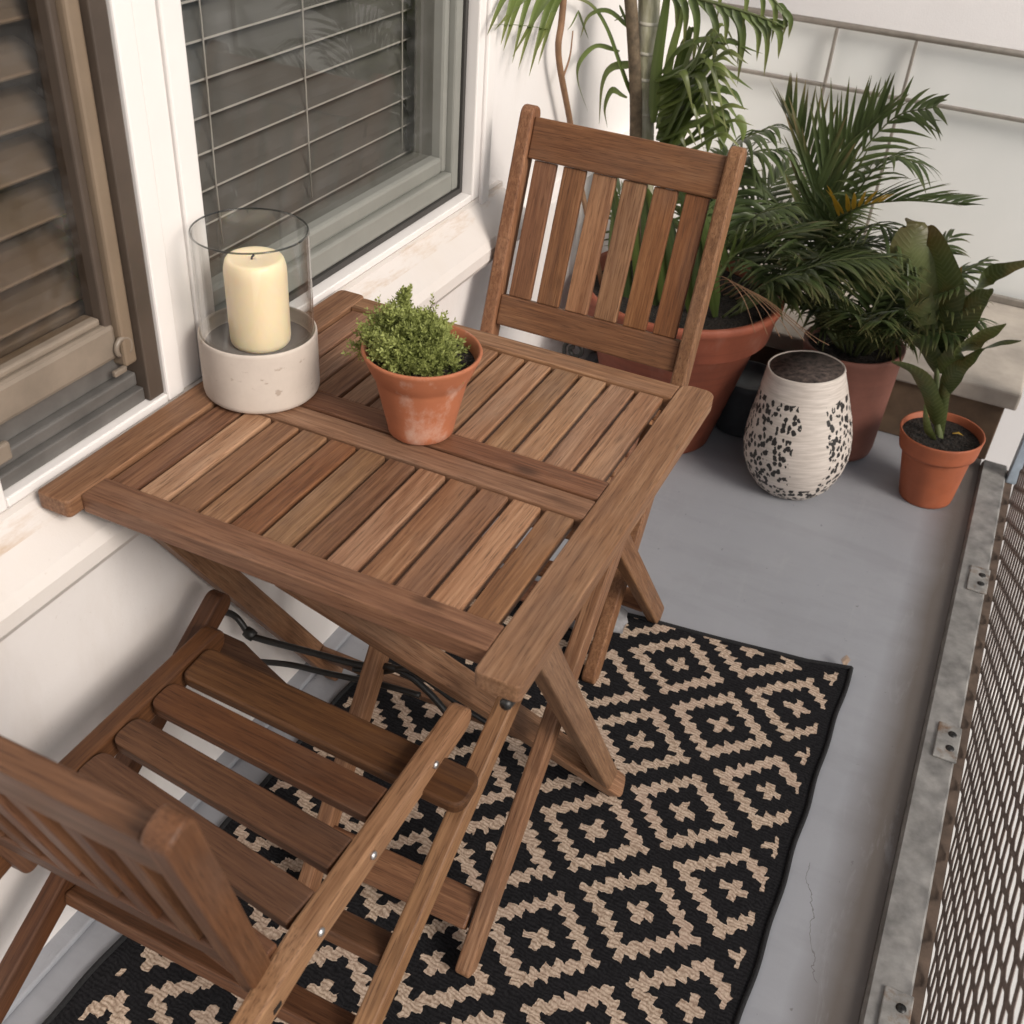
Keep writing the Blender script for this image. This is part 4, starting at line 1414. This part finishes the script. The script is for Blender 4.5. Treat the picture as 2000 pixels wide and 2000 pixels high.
for k in range(7):      # dry tendrils over the rim
    x0 = 1390 + 12 * k
    mb = MB(); tube(mb, catmull([P(x0 - 25, 560 + 4 * k, 2.2), P(x0 + 20, 540 + 6 * k, 2.16), P(x0 + 60 + 10 * k, 580 + 12 * k, 2.13), P(x0 + 85 + 12 * k, 650 + 4 * k, 2.12)], 6), .0012, 5, r1=.0007)
    mb.build('dry_tendril', M['drystem'], bigp)

# iron stand
st = thing('iron_plant_stand', BP + V((0, 0, 0)), 'black wrought iron stand with a scrolled arm beside the large pot', 'plant stand')
mb = MB(); tube(mb, [BP + V((math.cos(a) * .122, math.sin(a) * .122, .0055)) for a in [2 * PI * k / 40 for k in range(41)]], .005, 6); mb.build('ring', M['iron'], st)
sc0 = at(1122, 684, 1, 2.13)
fo = V((sc0.x + .012, sc0.y, .006))
rim = BP + (V((fo.x, fo.y, 0)) - BP).normalized() * .122 + V((0, 0, .0055))
mb = MB()
tube(mb, [rim, fo, ], .005, 8)
cpts = [V((fo.x, fo.y, .006)), V((sc0.x - .004, sc0.y, .12)), V((sc0.x - .022, sc0.y, sc0.z - .03))]
cpts += [sc0 + V((-.026 * math.cos(t) * (1 - t / 11), 0, .026 * math.sin(t) * (1 - t / 11))) for t in [k * .45 for k in range(18)]]
tube(mb, catmull(cpts, 4), .0055, 8)
mb.build('scroll', M['iron'], st)

# --- brown pot palm
RP = V((-.172, 2.474, 0))
rp = thing('potted_palm', RP, 'dark feathery palm in a tall brown terracotta pot beside the ledge', 'potted plant', 'potted palms')
ax = V((-.05, .0, 1))
mb = MB()
lathe(mb, [(.088, 0), (.094, .004), (.098, .02), (.116, .262), (.1185, .272), (.1195, .283), (.117, .287), (.110, .284), (.108, .25)], RP, 56, axis=ax)
mb.build('pot', M['terra4'], rp)
RT = RP + V((-.013, 0, .262))
soil(rp, RT, .108, .01, 31)
random.seed(5)
YR = 2.46


def Q(x, y, Y=YR): return at(x, y, 1, Y)


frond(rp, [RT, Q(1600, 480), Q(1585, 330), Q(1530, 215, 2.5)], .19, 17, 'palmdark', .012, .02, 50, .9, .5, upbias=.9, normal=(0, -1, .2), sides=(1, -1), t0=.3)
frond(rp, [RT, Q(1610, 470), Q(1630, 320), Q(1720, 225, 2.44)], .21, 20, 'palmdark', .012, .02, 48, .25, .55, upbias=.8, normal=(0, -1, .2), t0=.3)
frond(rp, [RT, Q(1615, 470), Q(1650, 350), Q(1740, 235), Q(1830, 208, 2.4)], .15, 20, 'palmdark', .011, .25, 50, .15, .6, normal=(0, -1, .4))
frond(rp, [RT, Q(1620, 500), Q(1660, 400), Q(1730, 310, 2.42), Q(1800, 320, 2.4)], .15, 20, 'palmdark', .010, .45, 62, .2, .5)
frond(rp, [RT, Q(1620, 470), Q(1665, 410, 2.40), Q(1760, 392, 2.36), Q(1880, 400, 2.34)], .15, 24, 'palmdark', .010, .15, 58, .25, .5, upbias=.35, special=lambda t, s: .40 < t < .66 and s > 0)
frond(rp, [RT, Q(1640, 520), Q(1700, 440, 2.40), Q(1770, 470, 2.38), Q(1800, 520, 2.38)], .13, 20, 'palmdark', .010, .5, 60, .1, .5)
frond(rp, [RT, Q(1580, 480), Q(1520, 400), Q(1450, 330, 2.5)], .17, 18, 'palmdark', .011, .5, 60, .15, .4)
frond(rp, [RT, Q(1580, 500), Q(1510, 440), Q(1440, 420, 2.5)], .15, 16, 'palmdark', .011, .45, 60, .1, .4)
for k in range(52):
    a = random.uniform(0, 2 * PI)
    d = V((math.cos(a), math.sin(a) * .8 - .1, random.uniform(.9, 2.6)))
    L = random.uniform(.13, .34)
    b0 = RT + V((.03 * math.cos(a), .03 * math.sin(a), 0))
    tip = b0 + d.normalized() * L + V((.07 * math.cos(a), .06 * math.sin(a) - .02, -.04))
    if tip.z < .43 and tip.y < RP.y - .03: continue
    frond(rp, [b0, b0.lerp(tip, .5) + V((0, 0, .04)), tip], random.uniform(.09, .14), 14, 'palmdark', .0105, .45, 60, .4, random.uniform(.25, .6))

# --- leopard vase
VC = at(1547, 947, 2, 0)
va = thing('spotted_vase', VC, 'white egg shaped vase with black leopard spots standing on the grey floor', 'vase')
vax = V((-.115, -.0, 1))
mb = MB()
lathe(mb, [(.062, 0), (.072, .003), (.092, .022), (.110, .055), (.1205, .092), (.1225, .115), (.1205, .150), (.1135, .190), (.103, .230), (.0945, .266), (.0885, .290), (.0855, .303), (.0848, .310), (.083, .314), (.0805, .312)], VC, 64, axis=vax, wob=.03)
mb.build('body', M['vase'], va)
mb = MB()
lathe(mb, [(.0805, .312), (.080, .303), (.083, .29), (.084, .281), (.001, .281)], VC, 56, axis=vax)
for _ in range(420):
    a, rr = random.uniform(0, 2 * PI), .074 * math.sqrt(random.random())
    zz = .281
    c = VC + vax.normalized() * zz + V((rr * math.cos(a), rr * math.sin(a), .001))
    s = random.uniform(.004, .010)
    vs8 = [c + V((random.gauss(0, s), random.gauss(0, s), random.uniform(0, s * 1.6))) for _ in range(4)]
    mb.add(vs8, [(0, 1, 2), (0, 2, 3), (0, 3, 1), (1, 3, 2)])
mb.build('inside', M['vasein'], va)

# --- small pot with broad leaves
LC = at(1806, 968, 2, 0)
lp = thing('potted_broadleaf', LC, 'young broad leaved plant in a small new terracotta pot by the balcony edge', 'potted plant')
lax = V((-.06, .0, 1))
mb = MB()
lathe(mb, [(.056, 0), (.060, .003), (.062, .012), (.078, .128), (.0785, .132), (.0865, .133), (.088, .140), (.0925, .172), (.094, .178), (.0925, .181), (.0895, .179), (.086, .15)], LC, 56, axis=lax)
mb.build('pot', M['terra2'], lp)
LT = LC + lax.normalized() * .163
soil(lp, LT, .0875, .006, 51)
YL = LT.y


def B(x, y, dy=0.0): return at(x, y, 1, YL + dy)


random.seed(3)
mb = MB(); tube(mb, catmull([LT + V((0, 0, -.01)), B(1828, 790), B(1830, 720), B(1828, 660)], 6), .009, 8, r1=.004); mb.build('stem', M['greenstem'], lp)


def oval(t): return math.sin(PI * min(1, max(0, t)) ** .8) ** .75 + .015


def broad(pts, w, side, fold=.35, tint=.5, tipk=0.0, wav=0.0, matk='broad'):
    pp = catmull(pts, 7)
    mb = MB()
    blade(mb, pp, w * .80, V(side).normalized(), fold, tint, tipk, prof=lambda t: oval(.06 + .93 * t) * (1 + (wav + .035) * math.sin(t * 17 + w * 90)))
    o = mb.build('leaf', M[matk], lp)
    return o


broad([B(1832, 690), B(1822, 630), B(1800, 555, -.01), B(1776, 490, -.02), B(1790, 440, .0), B(1770, 425, .02)], .105, (1, .25, .0), .30, .8, .55)
broad([B(1834, 690), B(1846, 620, -.01), B(1850, 560, -.02), B(1832, 500, -.01), B(1808, 455, .01), B(1775, 430, .05)], .085, (.8, -.5, 0), .3, .35, .95)
broad([B(1838, 700), B(1870, 640, -.02), B(1905, 590, -.03), B(1940, 565, -.04)], .070, (.7, -.3, .9), .35, .3, .1)
broad([B(1880, 590, .02), B(1925, 545, .02), B(1970, 520, .0), B(2040, 505, .0)], .045, (.3, -.3, 1), .4, .35, .15)
broad([B(1838, 730), B(1870, 690, -.03), B(1915, 655, -.05), B(1965, 632, -.06)], .070, (.4, -.4, 1), .3, .55, .15, .12)
broad([B(1838, 780), B(1862, 730, -.04), B(1905, 690, -.06), B(1950, 668, -.07), B(1995, 665, -.07)], .055, (.5, -.5, .8), .3, .3, .1, .1)
broad([B(1828, 830, -.01), B(1818, 780, -.03), B(1790, 730, -.05), B(1740, 706, -.06)], .052, (.7, -.3, .7), .35, .5, .1, .05)
broad([B(1832, 730), B(1815, 690, -.02), B(1790, 665, -.03), B(1763, 668, -.04)], .056, (.5, -.4, .8), .3, .3, .05)
broad([B(1835, 860), B(1838, 800, -.01), B(1850, 750, -.02), B(1880, 720, -.02)], .034, (1, 0, 0), .5, .4, 0)
broad([B(1862, 600, .03), B(1868, 550, .03), B(1878, 520, .03)], .020, (1, 0, 0), .3, .7, 1.0)
broad([B(1825, 860, -.02), B(1812, 840, -.03), B(1805, 790, -.035)], .024, (1, 0, 0), .4, .6, 0)
mb = MB(); pp = LT + V((.022, .02, .006)); blade(mb, [pp, pp + V((.012, .002, .004)), pp + V((.024, 0, .002))], .012, Y_, .2, .5); mb.build('fallen_leaf', M['yellowleaf'], lp)

# --- dark planter behind the vase
DC = V((-.405, 2.43, 0))
mb = MB()
lathe(mb, [(.05, 0), (.062, .004), (.070, .015), (.074, .13), (.077, .135), (.078, .15), (.073, .151), (.070, .13), (.001, .12)], DC, 40)
o = mb.build('planter', M['dgrey'], None, DC)
tag(o, 'dark grey rounded planter half hidden behind the spotted vase', 'planter')

# --- twin black cord under the table
mb = MB()
def Cc(x, y, Y): return at(x, y, 1, Y)
main = catmull([Cc(900, 1425, .99), Cc(830, 1345, .98), Cc(770, 1305, .975), Cc(700, 1298, .97), Cc(600, 1272, .96), Cc(505, 1247, .95), Cc(486, 1237, .95), Cc(462, 1206, .95), Cc(438, 1196, .95), Cc(421, 1208, .95), Cc(418, 1240, .955)], 8)
tube(mb, main, .0052, 10)
tube(mb, catmull([Cc(985, 1432, 1.0), Cc(900, 1378, .985), Cc(830, 1325, .98), Cc(790, 1306, .975), Cc(745, 1312, .975), Cc(690, 1306, .97)], 8), .0045, 10)
tube(mb, catmull([Cc(820, 1358, .985), Cc(740, 1336, .98), Cc(640, 1315, .975), Cc(565, 1298, .97), Cc(480, 1290, .97), Cc(400, 1280, .97)], 8), .0048, 10)
lathe(mb, [(.001, -.010), (.0085, -.008), (.0095, 0), (.0085, .008), (.001, .010)], Cc(488, 1238, .95), 16, axis=(1, 0, -.4))
o = mb.build('black_cord', M['black'], None, Cc(700, 1298, .97))
tag(o, 'black doubled cord with a looped end strung below the table', 'cord')

# --- grey cloth bundle under the far chair
gcn = at(1150, 1195, 2, .03)
mb = MB()
vs, fs = [], []
nU, nV = 22, 12
for j in range(nV + 1):
    th = PI * j / nV
    for i in range(nU):
        ph = 2 * PI * i / nU
        d = V((math.sin(th) * math.cos(ph), math.sin(th) * math.sin(ph), math.cos(th)))
        k = 1 + .25 * noise.noise(d * 2.2) + .12 * noise.noise(d * 6)
        p = V((d.x * .075 * k, d.y * .05 * k, max(-.022, d.z * .034 * k)))
        vs.append(gcn + V((0, 0, -.001)) + p)
for j in range(nV):
    for i in range(nU):
        a = j * nU + i; b_ = j * nU + (i + 1) % nU
        fs.append((a, a + nU, b_ + nU, b_))
mb.add(vs, fs, None, .5, 0, True)
o = mb.build('cloth_bundle', M['fluff'], None, gcn)
tag(o, 'small crumpled grey cloth lying on the floor beneath the far chair', 'cloth')

# ------------------------------------------------------------------ light
w = bpy.data.worlds.new("World"); scene.world = w
w.use_nodes = True
nt = w.node_tree
bg = nt.nodes['Background']
sky = nt.nodes.new('ShaderNodeTexSky'); sky.sky_type = 'NISHITA'; sky.sun_disc = False
SD = V((.85, -.32, .62)).normalized()
sky.sun_elevation = math.asin(SD.z); sky.sun_rotation = math.atan2(SD.x, SD.y)
sky.dust_density = 4.0
hs = nt.nodes.new('ShaderNodeHueSaturation'); hs.inputs['Saturation'].default_value = .30
nt.links.new(sky.outputs[0], hs.inputs['Color'])
nt.links.new(hs.outputs[0], bg.inputs[0])
bg.inputs[1].default_value = .10
sl = bpy.data.lights.new('sun', 'SUN'); sl.energy = 2.1; sl.angle = math.radians(21); sl.color = (1, .91, .82)
so = bpy.data.objects.new('sun', sl); col.objects.link(so)
so.rotation_euler = (-SD).to_track_quat('-Z', 'Y').to_euler()
vs_ = scene.view_settings
vs_.view_transform = 'Standard'; vs_.look = 'None'; vs_.gamma = 1; vs_.exposure = 0.26
scene.cycles.max_bounces = 8
scene.cycles.transparent_max_bounces = 16
scene.cycles.use_denoising = True
